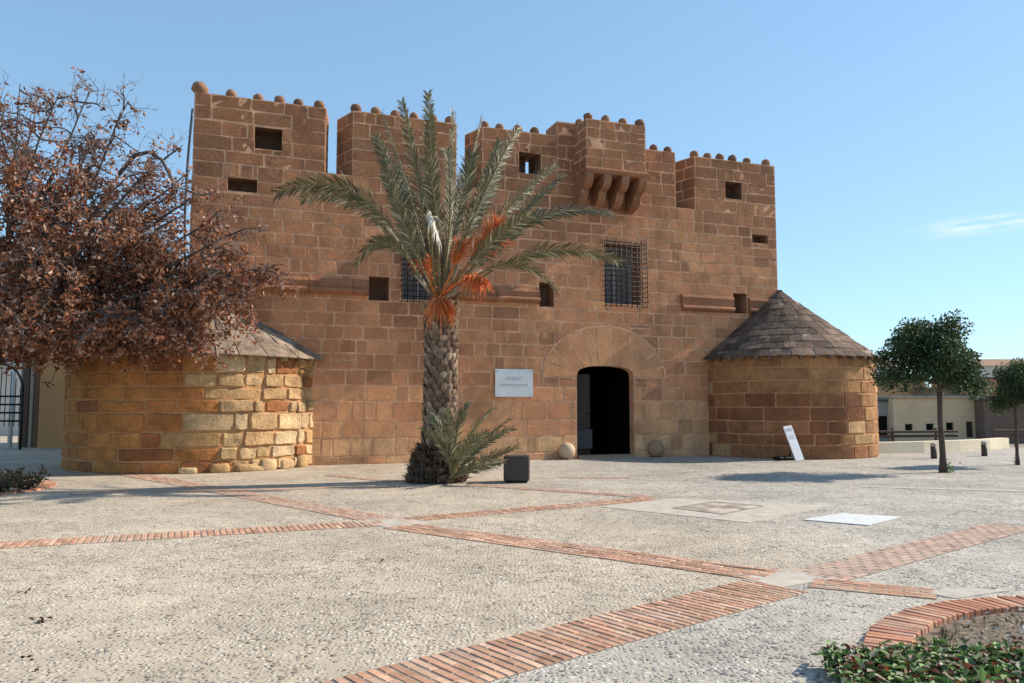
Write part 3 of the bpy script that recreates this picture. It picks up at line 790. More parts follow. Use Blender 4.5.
# ------------------------------------------------------------------ round towers
def round_tower(c, rad, eave, apex, label, seed, palette, rough, roof_over=.22, lenr=(.35, 1.0), rowh=.40, corb=True, a_range=(0, 2 * math.pi), roofrows=8, axis=(0, 0), split=None, jw=.02, wob=.16, foot=()):
    r = random.Random(seed); c = Vector((c[0], c[1], 0))
    t = thing('round_tower', label, 'tower', c)
    mb = MB(); n = 72
    def cp(s, z, w): 
        a = s / rad; return c + Vector((math.sin(a) * (rad + w), -math.cos(a) * (rad + w), z))
    circ = 2 * math.pi * rad
    vs = [cp(circ * i / n, z, 0) for z in (-.3, eave) for i in range(n)]
    mb.add(vs, [(i, (i + 1) % n, (i + 1) % n + n, i + n) for i in range(n)], 1, palette['mortar'], True)
    def relief(u):
        rg = rough if (split is None or u / rad > split + r.uniform(-.16, .16)) else rough * .4
        return dict(joint=jw + rg * .12, bev=.020 + rg * .3, proud=.010 + rg * .6, rough=rg * .62, crook=.008 + rg * .32)
    masonry(mb, cp, a_range[0] * rad, a_range[1] * rad, courses(0, eave - .02, r, rowh, (), wob), r, lambda s, z: palette['f'](s / rad, z, r), lenr, relief=relief, lnf=(lambda u: 1.0 if (split is None or u / rad < split) else .62), nu=6, nz=4, sink=-.03)
    for (fa, fh) in foot:                                     # rough footing stones left standing proud of the wall
        pc = cp(fa * rad, fh * .42, .0); ph = MB(); ph.ball((0, 0, 0), .2, 10, 7, 0, (1, 1, 1), .0)
        q = []
        for v in ph.v:
            d = Vector(v) * 5.0; d = Vector([math.copysign(abs(k) ** .42, k) for k in d])
            d *= 1 + .22 * noise.noise(d * 1.3 + Vector((fa * 9, 0, 0)))
            loc = Vector((d.x * .23, d.y * .11, d.z * fh * .5)); loc.rotate(Matrix.Rotation(fa, 3, 'Z')); q.append(pc + loc)
        mb.add(q, ph.f, 0, jit(mixcol((.44, .25, .10), (.55, .39, .22), r.random()), r, .14), True)
    wallo = mb.build('wall', [M['tower'], M['mortar']], t, c)
    # slab roof in overlapping rings
    mb = MB(); ov = rad + roof_over; hh = apex - eave
    ax, ay = axis
    sl = math.hypot(ov, hh)
    def kp(s, q, w):                                       # s angle, q 0 eave..1 apex, w normal
        rr = ov * (1 - q); nx = hh / sl; nz_ = ov / sl
        return c + Vector((math.sin(s) * (rr + w * nx) + ax * q, -math.cos(s) * (rr + w * nx) + ay * q, eave + hh * q + w * nz_))
    vs = [kp(2 * math.pi * i / n, q, 0) for q in (0, .995) for i in range(n)]
    mb.add(vs, [(i, (i + 1) % n, (i + 1) % n + n, i + n) for i in range(n)], 1, (.30, .25, .20), True)
    vs = [kp(2 * math.pi * i / n, 0, 0) for i in range(n)] + [c + Vector((math.sin(2 * math.pi * i / n) * rad * .98, -math.cos(2 * math.pi * i / n) * rad * .98, eave - .05)) for i in range(n)]
    mb.add(vs, [(i + n, (i + 1) % n + n, (i + 1) % n, i) for i in range(n)], 1, (.2, .15, .11))
    rim = [c + Vector((math.sin(2 * math.pi * i / n) * (ov + .015), -math.cos(2 * math.pi * i / n) * (ov + .015), eave + dz + .012 * noise.noise(Vector((i * .5, seed, 0))))) for dz in (-.055, .012) for i in range(n)]
    rim += [c + Vector((math.sin(2 * math.pi * i / n) * (ov - .12), -math.cos(2 * math.pi * i / n) * (ov - .12), eave - .055)) for i in range(n)]
    mb.add(rim, [(i, (i + 1) % n, (i + 1) % n + n, i + n) for i in range(n)] + [(i + 2 * n, (i + 1) % n + 2 * n, (i + 1) % n, i) for i in range(n)], 0, palette['roof'][1], False)
    q0 = -.012
    for k in range(roofrows):
        q1 = (k + 1) / roofrows * .985 + r.uniform(-.008, .008)
        m_ = max(6, int(33 * (1 - q0) + 1)); aa = [0.0]
        for i in range(m_): aa.append(aa[-1] + r.uniform(.6, 1.4))
        aa = [x / aa[-1] * 2 * math.pi + k for x in aa]
        for s0, s1 in zip(aa, aa[1:]):
            cc = jit(r.choice(palette['roof']), r, palette.get('rj', .22)); tk = r.uniform(.006, .016)
            grid = []; nn_ = 5
            for (q, w) in ((q0 - .012, .0), (q0 - .010, tk + .010), ((q0 * 2 + q1) / 3, tk + .006), ((q0 + q1 * 2) / 3, tk), (q1 + .004, tk * .8)):
                for i in range(nn_ + 1):
                    s = s0 + (s1 - s0) * i / nn_
                    e_ = .0045 / max(.15, 1 - q); s = min(max(s, s0 + e_), s1 - e_)
                    grid.append(kp(s, min(q + .006 * noise.noise(Vector((s * 9, q * 20, seed))), .999), w + .026 * noise.noise(Vector((s * 5, q * 11, seed + 3))) * (w > 0)))
            g = nn_ + 1
            mb.add(grid, [(j * g + i, j * g + i + 1, (j + 1) * g + i + 1, (j + 1) * g + i) for j in range(4) for i in range(nn_)], 0, cc, False)
        q0 = q1
    capm = c + Vector((ax, ay, apex))
    mb.ball(capm - Vector((0, 0, .04)), .10, 8, 5, 0, jit(palette['roof'][0], r), .3, .7)
    mb.build('roof', [M['slate'], M['slate']], t, c + Vector((0, 0, eave)))
    if corb:
        nC = 44
        for i in range(nC):
            a = 2 * math.pi * i / nC + r.uniform(-.02, .02)
            pc = c + Vector((math.sin(a) * (rad + .10), -math.cos(a) * (rad + .10), eave - .085))
            # only those on the exposed side
            d_ = math.cos(a) * 1.0
            if (pc - fpos(0, 0, 0)).dot(FN) < .05 and 0 < (pc - LC).dot(FU) < WID: continue
            if math.cos(a) < -.2: continue
            m2 = MB(); m2.box(pc, (.10, .22, .11), a, 0, jit(palette['corbel'], r, .2), bev=.025); m2.build('corbel', M['tower'], t, pc)
    return t, cp
LT = Vector((-8.55, 21.75, 0)); LRAD = 3.24
OCH = (.54, .25, .075); YEL = (.56, .36, .17); CRM = (.60, .46, .29); ORG = (.44, .165, .055); BR2 = (.32, .125, .05); MAR = (.22, .06, .03)
def lt_col(a, z, r):
    x = r.random()
    warm = a > -9
    # right flank of mixed rubble, painted paler for its sunlight; left flank orange ashlar
    k = 1 if a > .46 + r.uniform(-.3, .2) else 0
    n_ = noise.noise(Vector((a * 2.2, z * 1.3, 8))) * .5 + .5 + r.uniform(-.22, .22)
    if k: c = mixcol((.46, .25, .095), (.57, .41, .235), max(0, min(1, n_ * 1.25))) if x < .90 else BR2
    else: c = mixcol(ORG, OCH, max(0, min(1, n_ * .9))) if x < .86 else BR2
    return jit(c, r, .13)
ROOFC = [(.27, .205, .15), (.235, .175, .13), (.31, .24, .18), (.25, .185, .135)]
lp = dict(rj=.12, mortar=(.46, .25, .11), f=lt_col, roof=ROOFC, corbel=(.40, .30, .19))
e_l = AT(313, 357, 20.6).z
round_tower(LT, LRAD, e_l, AT(190, 268, 21.5).z, 'round tower of orange and cream rubble with stone cone roof partly behind the brown tree', 31, lp, .050, lenr=(.45, 1.4), rowh=.42, a_range=(-2.0, 2.4), split=.46, roofrows=8, jw=.016, wob=.3, foot=[(.30, .16), (.52, .24), (.70, .20), (.88, .30), (1.06, .26), (1.24, .34), (.78, .13)])
RT = fpos(WID, 0, 0); RT = Vector((RT.x + .05, RT.y - .02, 0)); RRAD = 2.85
def rt_col(a, z, r):
    x = r.random()
    DK = (.25, .098, .046); RB = (.33, .142, .066); TN = (.43, .215, .088); PL = (.54, .33, .16)
    if z > 2.1: c = TN if x < .6 else mixcol(TN, RB, .5) if x < .85 else PL
    elif z > 1.2: c = DK if x < .6 else RB if x < .92 else TN
    else: c = RB if x < .42 else DK if x < .66 else PL if x < .86 else TN
    if a > .75 : c = mixcol(c, (.54, .30, .13), .5)  # sunlit right edge: the light is put into these stones' colour
    return jit(c, r, .14)
ROOFR = [(.16, .105, .075), (.125, .085, .06), (.20, .135, .095), (.11, .075, .055)]
rp_ = dict(mortar=(.50, .25, .12), f=rt_col, roof=ROOFR, corbel=(.2, .13, .09))
RTt, rcp = round_tower(RT, RRAD, AT(878, 359, 26.0).z, AT(779, 290.5, RT.y).z, 'round tower of brown ashlar with dark slab cone roof at the right castle corner', 37, rp_, .014, lenr=(.45, 1.5), rowh=.37, a_range=(-1.9, 2.6), roofrows=10, roof_over=.12)

# ------------------------------------------------------------------ small things at the castle
def ball_thing(px, py, label, col, mat):
    p = G(px, py); rad = 8.4 / FPX * p.y; mb = MB(); c = Vector((p.x, p.y, rad * .97))
    mb.ball(c, rad, 24, 14, 0, col, .03)
    return tag(mb.build('stone_ball', mat, None, (p.x, p.y, 0)), label, 'stone ball', 'stone balls beside the doorway')
ball_thing(567, 459.5, 'pale stone ball on the ground left of the arched doorway', (.50, .37, .25), M['stone'])
ball_thing(656, 457, 'brown stone ball on the ground right of the arched doorway', (.42, .25, .15), M['stone'])
# plaque
u0, z1 = FUZ(494.5, 369); u1, z0 = FUZ(532, 397)
pq = thing('wall_plaque', 'white marble plaque with engraved lettering mounted on the wall left of the arched doorway', 'plaque', fpos((u0 + u1) / 2, z0, .05))
mb = MB(); mb.box(fpos((u0 + u1) / 2, (z0 + z1) / 2, .055), (u1 - u0, .03, z1 - z0), FA, bev=.004); mb.build('slab', M['marble'], pq)
for uu in (u0 + .06, u1 - .06):
    for zz_ in (z0 + .06, z1 - .06):
        m2 = MB(); m2.ball(fpos(uu, zz_, .073), .014, 8, 6); m2.build('stud', M['darkmetal'], pq)
def text(s, size, u, z, w, parent, mat, spacing=1.0):
    cu = bpy.data.curves.new('lettering', 'FONT'); cu.body = s; cu.size = size; cu.align_x = 'CENTER'; cu.extrude = .002; cu.space_character = spacing
    o = bpy.data.objects.new('tmp', cu); COL.objects.link(o)
    dg = bpy.context.evaluated_depsgraph_get(); me = bpy.data.meshes.new_from_object(o.evaluated_get(dg))
    bpy.data.objects.remove(o); me.name = 'lettering'; me.materials.clear(); me.materials.append(mat)
    t = bpy.data.objects.new('lettering', me); COL.objects.link(t); t.parent = parent
    t.location = fpos(u, z, w) - root_pos(parent); t.rotation_euler = (R(90), 0, FA)
uc = (u0 + u1) / 2
text('MUSEO', .12, uc, z0 + (z1 - z0) * .63, .0725, pq, M['letter'], 1.35)
text('ANTONIO MANUEL CAMPOY', .066, uc, z0 + (z1 - z0) * .41, .0725, pq, M['letter'], 1.0)
# dark metal box
bx = G(517, 483.2); wpx = 26.5 / FPX * bx.y
mbx = thing('metal_box', 'dark brown square metal box standing on the plaza beside the palm', 'box', (bx.x, bx.y + wpx / 2, 0))
mb = MB(); mb.box((bx.x, bx.y + wpx / 2, .045 + wpx * .46), (wpx * .96, wpx * .96, wpx * .92), R(-3), bev=.012); mb.build('body', M['darkmetal'], mbx)
mb = MB(); mb.box((bx.x, bx.y + wpx / 2, .022), (wpx * .8, wpx * .8, .046), R(-3)); mb.build('plinth', M['iron'], mbx)
# leaning information panel
pb = G(793, 462.0)
ip = thing('information_panel', 'narrow white information panel leaning back in front of the right round tower', 'sign', pb)
top = AT(787, 426, pb.y + .25); bot = G(800, 462); bot.z = .04
dvec = (top - bot); Lp = dvec.length
sx = Vector((0.95, .32, 0)).normalized(); nrm = sx.cross(dvec).normalized(); sx = dvec.cross(nrm).normalized()
Mx = Matrix((sx.to_4d(), nrm.to_4d(), dvec.normalized().to_4d(), Vector((0, 0, 0, 1)))).transposed()
for i in range(3): Mx[3][i] = 0
Mx[0][3], Mx[1][3], Mx[2][3] = tuple((top + bot) / 2); Mx[3][3] = 1
mb = MB(); mb.box(None, (.30, .035, Lp), M=Mx, bev=.008); pan = mb.build('panel', M['white'], ip)
PRINT = flat_mat('grey_print', (.36, .34, .40), .6, 0, .05, 0)
for k in range(9):
    Mk = Mx @ Matrix.Translation((0 if k % 3 else -.02, .0185, Lp * (.42 - .025 * k - (.10 if k > 3 else 0))))
    mb = MB(); mb.box(None, (.22 - .05 * (k % 3 == 2), .002, .016 if k < 4 else .010), M=Mk); mb.build('printed_line', PRINT, pan)
mb = MB(); b2 = G(783, 460.5); mb.box((b2.x + .12, b2.y + .12, .05), (.62, .34, .1), R(15), bev=.02)
mb.tube([(b2.x + .25, b2.y + .2, .09), tuple((top * .45 + bot * .55) + Vector((-.02, .05, 0)))], .02, 6)
mb.build('stand', M['iron'], ip)
# cable on the left corner
mb = MB(); pts = []
for i in range(24):
    k = i / 23; z = 9.3 - k * 5.2
    pts.append(fpos(-.04 - .10 * math.sin(math.pi * k), z, .0))
mb.tube(pts, .032, 7)
tag(mb.build('cable', M['cable'], None, pts[-1]), 'dark cable hanging down the left corner of the castle', 'cable')

# ------------------------------------------------------------------ palm
PB = G(436, 481.5); PY = PB.y
def palm():
    t = thing('palm_tree', 'date palm with arching fronds and orange fruit stalks in front of the castle', 'palm tree', PB)
    r = random.Random(4)
    topc = AT(440, 303, PY); H = topc.z
    def axis(z):
        k = z / H
        return Vector((PB.x + (topc.x - PB.x) * k + .05 * math.sin(k * 3), PY, z))
    def rad(z):
        k = z / H
        return .34 + .05 * math.sin(k * 3.1) * 0 + .24 * max(0, 1 - k / .22) ** 1.3 + .03 * (k > .75) * (k - .75) * 4
    mb = MB()
    mb.tube([axis(-.1 + H * i / 16) for i in range(17)], [rad(max(0, H * i / 16)) * .93 for i in range(17)], 18, 0, (.09, .062, .045))
    rows = 30; per = 12
    for i in range(rows):
        z = .05 + (H + .02) * i / rows; k = z / H
        for j in range(per):
            a = 2 * math.pi * (j + (i % 2) * .5) / per + r.uniform(-.12, .12)
            out = Vector((math.cos(a), math.sin(a), 0)); tan = Vector((-math.sin(a), math.cos(a), 0))
            c0 = axis(z) + out * rad(z) * .9
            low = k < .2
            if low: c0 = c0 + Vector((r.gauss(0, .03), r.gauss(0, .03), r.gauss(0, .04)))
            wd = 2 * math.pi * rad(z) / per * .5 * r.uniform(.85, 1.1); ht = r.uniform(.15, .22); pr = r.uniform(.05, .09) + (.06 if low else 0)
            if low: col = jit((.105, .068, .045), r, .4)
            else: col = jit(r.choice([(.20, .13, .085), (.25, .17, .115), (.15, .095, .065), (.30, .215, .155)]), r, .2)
            up = Vector((0, 0, 1))
            q = [c0 - tan * wd - up * ht * .15, c0 - up * ht * .55 + out * .01, c0 + tan * wd - up * ht * .15, c0 + tan * wd * .75 + up * ht * .45 + out * pr * .8, c0 + up * ht * .62 + out * pr, c0 - tan * wd * .75 + up * ht * .45 + out * pr * .8,
                 c0 + out * pr * .95 + up * ht * .05]
            mb.add(q, [(0, 1, 6), (1, 2, 6), (2, 3, 6), (3, 4, 6), (4, 5, 6), (5, 0, 6), (5, 4, 3, 2, 0)], 0, col, False)
    for i in range(900):                                  # fibres and root stubs round the foot
        a = r.uniform(0, 2 * math.pi); z = r.uniform(.02, .75) ** 1.1
        out = Vector((math.cos(a), math.sin(a), 0)); p = axis(z) + out * rad(z) * .95
        mb.tube([p, p + out * r.uniform(.05, .12) + Vector((0, 0, r.uniform(-.04, .06))), p + out * r.uniform(.06, .2) + Vector((r.uniform(-.05, .05), r.uniform(-.05, .05), r.uniform(-.14, .16)))], [.018, .014, .004], 4, 0, jit((.12, .08, .055), r, .45))
    mb.build('trunk', M['bark'], t, PB)
    crown = AT(440, 300, PY)
    def frond(b, ctrl, tip, npair, ll, seed, base=(.102, .096, .044), dry=0, w=1.0, hang=.3, start=.2):
        rr = random.Random(seed); roll = rr.choice((-1, 1)) * rr.uniform(.5, 1.05); f = MB(); b, ctrl, tip = Vector(b), Vector(ctrl), Vector(tip)
        def P(s): return b * (1 - s) ** 2 + ctrl * 2 * s * (1 - s) + tip * s * s
        def T(s): return ((ctrl - b) * (1 - s) + (tip - ctrl) * s).normalized()
        rach = [P(i / 18) for i in range(19)]
        rc = mixcol((.24, .20, .09), (.42, .34, .22), dry)
        f.tube(rach, [.026 * (1 - i / 18) ** .8 * w + .004 for i in range(19)], 5, 0, rc)
        npair = int(npair * 1.5)
        for i in range(npair):
            s = start + (1 - start) * (i + rr.uniform(-.4, .4)) / npair; s = min(max(s, 0), .995)
            p, tg = P(s), T(s)
            sd = tg.cross(Vector((0, 0, 1)))
            if sd.length < .25: sd = tg.cross(Vector((.3, -1, 0)))
            sd.normalize(); nm = sd.cross(tg).normalized()
            sd, nm = sd * math.cos(roll) + nm * math.sin(roll), nm * math.cos(roll) - sd * math.sin(roll)
            env = min(1, .35 + (s - start) * 5) * (1 if s < .6 else 1 - (s - .6) * 1.3)
            for sg in (-1, 1):
                L = ll * env * rr.uniform(.75, 1.2); el = rr.uniform(-.25, .95); fw = rr.uniform(.8, 1.5)
                d = (tg * fw + sd * sg * .85 + nm * el * .55).normalized()
                dr = Vector((0, 0, -1)) * L * hang * rr.uniform(.3, 1.2)
                m_ = p + d * L * .55 + dr * .2; e_ = p + d * L + dr
                wd = (.0095 + .005 * env) * rr.uniform(.8, 1.2) * w
                ax = d.cross(nm + sd * sg * .4).normalized() * wd
                c = mixcol(base, (.19, .175, .095), rr.random() * .8) if dry >= 0 else base
                if rr.random() < .14 + dry: c = mixcol(c, (.46, .41, .28), rr.uniform(.4, 1))
                f.add([p - ax * .5, p + ax * .5, m_ + ax, m_ - ax, e_], [(0, 1, 2, 3), (3, 2, 4)], 0, jit(c, rr, .2))
        return f
    def at(px, py, dy=0.0): return AT(px, py, PY + dy)
    spec = [  # control px, tip px, depth of control, of tip, pairs, leaflet length
        ((372, 150), (277, 193), -.3, -.7, 78, .50), ((362, 172), (300, 200), .5, .9, 60, .42), ((388, 205), (355, 266), -.5, -1.0, 46, .34),
        ((402, 200), (376, 136), .0, .2, 66, .42), ((412, 190), (382, 112), .5, .9, 60, .40), ((421, 190), (402, 101), .1, .2, 70, .38), ((432, 180), (428, 93), -.1, -.2, 72, .36), ((452, 190), (453, 112), .4, .9, 60, .36),
        ((456, 195), (447, 150), -.5, -1.0, 60, .34), ((462, 190), (482, 117), .2, .5, 70, .42), ((474, 205), (518, 128), -.1, .1, 70, .44), ((478, 215), (500, 140), .6, 1.3, 60, .4),
        ((490, 215), (556, 163), .3, .8, 66, .42), ((505, 222), (563, 176), -.3, -.5, 62, .38), ((520, 190), (610, 214), -.2, -.1, 80, .46), ((535, 225), (620, 262), .2, .2, 76, .44),
        ((515, 235), (556, 290), -.5, -1.0, 56, .36), ((440, 200), (425, 160), -.8, -1.6, 60, .36), ((468, 215), (485, 180), -.8, -1.6, 58, .36), ((415, 215), (398, 165), .8, 1.9, 60, .4),
        ((395, 225), (345, 185), .9, 2.0, 60, .4), ((500, 240), (540, 210), .9, 2.0, 60, .4), ((450, 225), (462, 175), .9, 2.2, 60, .4), ((408, 235), (385, 175), -.6, -1.2, 58, .36), ((485, 240), (530, 215), -.7, -1.4, 56, .36)]
    for i, (cpx, tpx, d0, d1, n_, ll) in enumerate(spec):
        a = r.uniform(-.14, .14)
        b = crown + Vector(((cpx[0] - 440) * .0022, d0 * .12, r.uniform(-.12, .1)))
        f = frond(b, at(*cpx, d0), at(*tpx, d1), n_, ll, 100 + i, start=.30, hang=.22, dry=.08)
        f.build('frond', M['palmleaf'], t, b)
    # one dead, bleached, curled frond
    f = frond(crown + Vector((-.05, -.25, 0)), at(424, 172, -1.5), at(438, 238, -1.7), 44, .40, 300, base=(.66, .62, .52), dry=-.14, start=.55, hang=1.0, w=.9)
    fo = f.build('dead_frond', M['palmleaf'], t, crown); fo['label'] = 'bleached curled dead frond'
    # cut petioles
    for k, (cx, cy, dy) in enumerate([(458, 262, -.35), (482, 270, -.3), (470, 285, -.4), (415, 275, -.2)]):
        m2 = MB(); m2.tube([crown + Vector((0, dy * .5, -.05)), at(cx, cy, dy)], [.05, .028], 6, 0, (.38, .29, .19)); m2.build('cut_stalk', M['bark'], t, crown)
    # orange fruit stalks: a stem that breaks into a spray of strands
    sprays = [((441, 300), (440, 308), -.42, 260, .40, 'down'), ((466, 268), (484, 284), -.45, 150, .32, 'down'), ((425, 280), (430, 258), -.4, 40, .25, 'up'), ((470, 262), (497, 225), -.35, 190, .5, 'up'), ((455, 265), (462, 245), -.5, 150, .36, 'up'), ((475, 250), (505, 240), .1, 60, .38, 'up'), ((430, 262), (416, 262), -.1, 40, .28, 'down')]
    for k, (p1, p2, dy, n_, L, mode) in enumerate(sprays):
        n_ = int(n_ * 1.5)
        m2 = MB(); a = crown + Vector((0, dy * .4, -.02)); m_ = at(*p1, dy); e_ = at(*p2, dy)
        stem = [a * (1 - s) ** 2 + m_ * 2 * s * (1 - s) + e_ * s * s for s in [i / 8 for i in range(9)]]
        m2.tube(stem, [.03 * (1 - i / 12) for i in range(9)], 6, 0, (.80, .22, .06))
        for i in range(n_):
            s = r.uniform(.55, 1); p = a * (1 - s) ** 2 + m_ * 2 * s * (1 - s) + e_ * s * s
            d = Vector((r.gauss(0, 1), r.gauss(0, 1), r.gauss(.1, .6) if mode == 'up' else r.gauss(.0, .7))).normalized()
            if mode == 'up': d = (d * .75 + (e_ - m_).normalized() * .9).normalized()
            l = L * r.uniform(.5, 1.1); q = p + d * l * .5; z = q + d * l * .4 + Vector((0, 0, -l * (.55 if mode == 'down' else .12)))
            m2.tube([p, q, z], [.009, .008, .006], 3, 0, jit(r.choice([(.90, .27, .07), (.82, .21, .06), (.92, .42, .16)]), r, .15), cap=False)
        m2.build('fruit_stalk', M['leaf'], t, crown)
    # basal offshoot
    ob = at(452, 478, -.55)
    tips = [((476, 440), (514, 428), -.5), ((480, 458), (517, 447), -.7), ((468, 425), (494, 408), -.5), ((455, 420), (468, 404), -.3), ((444, 425), (430, 416), -.6), ((446, 440), (420, 428), -.8), ((452, 440), (446, 410), -.9), ((476, 465), (504, 462), -.9), ((466, 440), (488, 432), -1.1), ((470, 445), (512, 418), -.2)]
    for i, (c_, p_, dy) in enumerate(tips):
        f = frond(ob + Vector((r.uniform(-.06, .06), r.uniform(-.05, .05), 0)), at(*c_, dy - .1), at(*p_, dy), 40, .24, 500 + i, base=(.13, .135, .062), w=.8, start=.15, hang=.1)
        f.build('frond', M['palmleaf'], t, ob)
palm()

# ------------------------------------------------------------------ trees
def leaf(mb, p, L, wd, r, col, fold=.4):
    d = Vector((r.gauss(0, 1), r.gauss(0, 1), r.gauss(-.2, 1))).normalized(); s = d.orthogonal().normalized()
    s = (Matrix.Rotation(r.uniform(0, 6.28), 3, d) @ s); n = d.cross(s)
    m_ = p + d * L * .5
    mb.add([p, m_ + s * wd + n * wd * fold, p + d * L, m_ - s * wd + n * wd * fold], [(0, 1, 2), (0, 2, 3)], 0, col)
def brown_tree():
    base = G(3, 471); D = base.y - 1.2
    base = Vector((base.x * D / base.y, D, 0)); base = G(-12, 476); D = base.y
    t = thing('brown_tree', 'large spreading tree with dry brown leaves and bare top twigs at the left edge', 'tree', base)
    r = random.Random(8); br = MB(); lv = MB(); tr = MB()
    BK = (.105, .082, .072)
    fork = Vector((base.x - .15, D, 2.5))
    tr.tube([base - Vector((0, 0, .1)), base + Vector((.03, 0, .5)), base + Vector((-.06, 0, 1.4)), fork], [.22, .16, .14, .13], 12, 0, BK)
    tr.build('trunk', M['bark'], t, base)
    tw_all = []
    def curve(a, b, sag, n, wob):
        pts = []
        mid = (a + b) / 2 + Vector((r.gauss(0, wob), r.gauss(0, wob), sag + r.gauss(0, wob * .5)))
        for i in range(n + 1):
            s = i / n; p = a * (1 - s) ** 2 + mid * 2 * s * (1 - s) + b * s * s
            pts.append(p + Vector((r.gauss(0, wob * .1), r.gauss(0, wob * .1), r.gauss(0, wob * .1))) * (0 < i < n))
        return pts
    def leafcol():
        x = r.random()
        if x < .42: c = (.31, .125, .065)
        elif x < .62: c = (.17, .072, .045)
        elif x < .87: c = (.40, .19, .11)
        else: c = (.54, .38, .29)
        return jit(c, r, .25)
    def cluster(p, n, sp=.10):
        for _ in range(n):
            q = p + Vector((r.gauss(0, sp), r.gauss(0, sp), r.gauss(-.03, sp)))
            leaf(lv, q, r.uniform(.07, .165), r.uniform(.02, .046), r, leafcol(), r.uniform(.2, 1.2))
    tops = [ # limb ends in the photograph, depth, leafiness 0..1
        ((128, 102), 0, .12), ((60, 92), -.8, .22), ((92, 88), .5, .12), ((5, 100), -.6, .4), ((20, 84), .6, .3), ((100, 125), 1.2, .4), ((165, 158), .2, .35), ((150, 200), -1.0, .8), ((205, 190), -.2, .45), ((240, 245), .3, .75), ((240, 295), -.5, .85),
        ((190, 290), -1.5, 1), ((150, 260), 1.0, 1), ((110, 200), -1.8, 1), ((60, 160), -1.5, .8), ((20, 140), -2, .9), ((80, 250), -2.2, 1), ((30, 240), -2.2, 1), ((130, 320), -1.8, 1), ((60, 320), -1.8, 1), ((190, 325), .2, 1), ((5, 300), -2, 1),
        ((-60, 120), -1, .8), ((-80, 220), 0, .9), ((-100, 300), .5, 1), ((-40, 330), -1, 1), ((60, 200), 1.2, 1), ((20, 330), 1.4, 1), ((110, 330), 1.5, 1), ((150, 170), -1.3, .5), ((90, 165), .3, .6), ((35, 115), -.3, .5),
        ((185, 215), -.9, .8), ((200, 250), -.6, .9), ((215, 220), .4, .7), ((170, 235), .9, .9), ((222, 270), -1.0, .9), ((175, 190), .6, .6), ((130, 175), .9, .6), ((205, 305), -.9, .9), ((110, 280), .4, 1), ((50, 285), .3, 1), ((258, 268), -.2, .8), ((228, 235), -.8, .7), ((250, 300), .4, .8), ((190, 170), .5, .35), ((205, 330), -.3, .8)]
    limbs = []
    for i, (px, dy, lf) in enumerate(tops):
        e_ = AT(px[0], px[1], D + dy); L = (e_ - fork).length
        low = px[1] > 270
        limb = curve(fork, e_, .9 if low else .3, 10, .25)
        rd = .085 if px[1] > 130 else .06
        br.tube(limb, [rd * (1 - .82 * k / 10) for k in range(11)], 7, 0, jit(BK, r, .15))
        limbs.append((limb, lf, px[1]))
    # the arched limb seen against the castle corner
    arc = [AT(*q, D - .2) for q in ((118, 175), (135, 155), (150, 152), (162, 160), (172, 180), (176, 200))]
    br.tube(arc, [.05, .05, .045, .04, .03, .02], 7, 0, BK)
    for limb, lf, px1 in limbs:
        for k in range(16):
            s = r.uniform(.34, 1.0); i = min(int(s * 10), 9); p = limb[i] + (limb[i + 1] - limb[i]) * (s * 10 - i)
            drp = (-.35 if lf > .7 else .0)
            d = Vector((r.gauss(0, 1), r.gauss(0, .9), r.gauss(drp * .6, .5))).normalized()
            L2 = r.uniform(.45, 1.1) * (1.1 - .3 * s) * (1 if lf > .5 else .8)
            sec = curve(p, p + d * L2 + Vector((0, 0, drp * .25)), .08, 5, .12)
            if sec[-1].z < 2.5: continue
            br.tube(sec, [.026 * (1 - .7 * q / 5) for q in range(6)], 5, 0, jit(BK, r, .15), cap=False)
            for m_ in range(8 if lf > .5 else 6):
                s2 = r.uniform(.2, 1.0); i2 = min(int(s2 * 5), 4); p2 = sec[i2] + (sec[i2 + 1] - sec[i2]) * (s2 * 5 - i2)
                d2 = (d * .5 + Vector((r.gauss(0, 1), r.gauss(0, 1), r.gauss(drp, .7)))).normalized(); L3 = r.uniform(.25, .6)
                tw = curve(p2, p2 + d2 * L3 + Vector((0, 0, (-.18 if lf > .6 else .10))), .04, 3, .07)
                br.tube(tw, [.010, .008, .006, .004], 3, 0, jit((.21, .165, .145), r, .35), cap=False)
                for _ in range(2):
                    q = r.choice(tw); d3 = (d2 + Vector((r.gauss(0, .8), r.gauss(0, .8), r.gauss(.1, .6)))).normalized()
                    br.tube([q, q + d3 * r.uniform(.12, .3)], [.006, .003], 3, 0, jit((.24, .19, .165), r, .35), cap=False)
                if r.random() < lf + .06:
                    for q in tw[1:]:
                        if r.random() < (.56 if lf > .7 else .42): cluster(q, r.randint(5, 11) if lf > .5 else r.randint(2, 6), .065)
                else:
                    for _ in range(2):
                        q = r.choice(tw[1:]); d3 = (d2 + Vector((r.gauss(0, .6), r.gauss(0, .6), r.gauss(.3, .4)))).normalized()
                        br.tube([q, q + d3 * r.uniform(.1, .25)], [.006, .003], 3, 0, jit((.16, .125, .115), r, .25), cap=False)
                        if r.random() < .35: cluster(q, r.randint(1, 4), .05)
    br.build('branches', M['bark'], t, fork); lv.build('crown', M['dryleaf'], t, fork)
brown_tree()
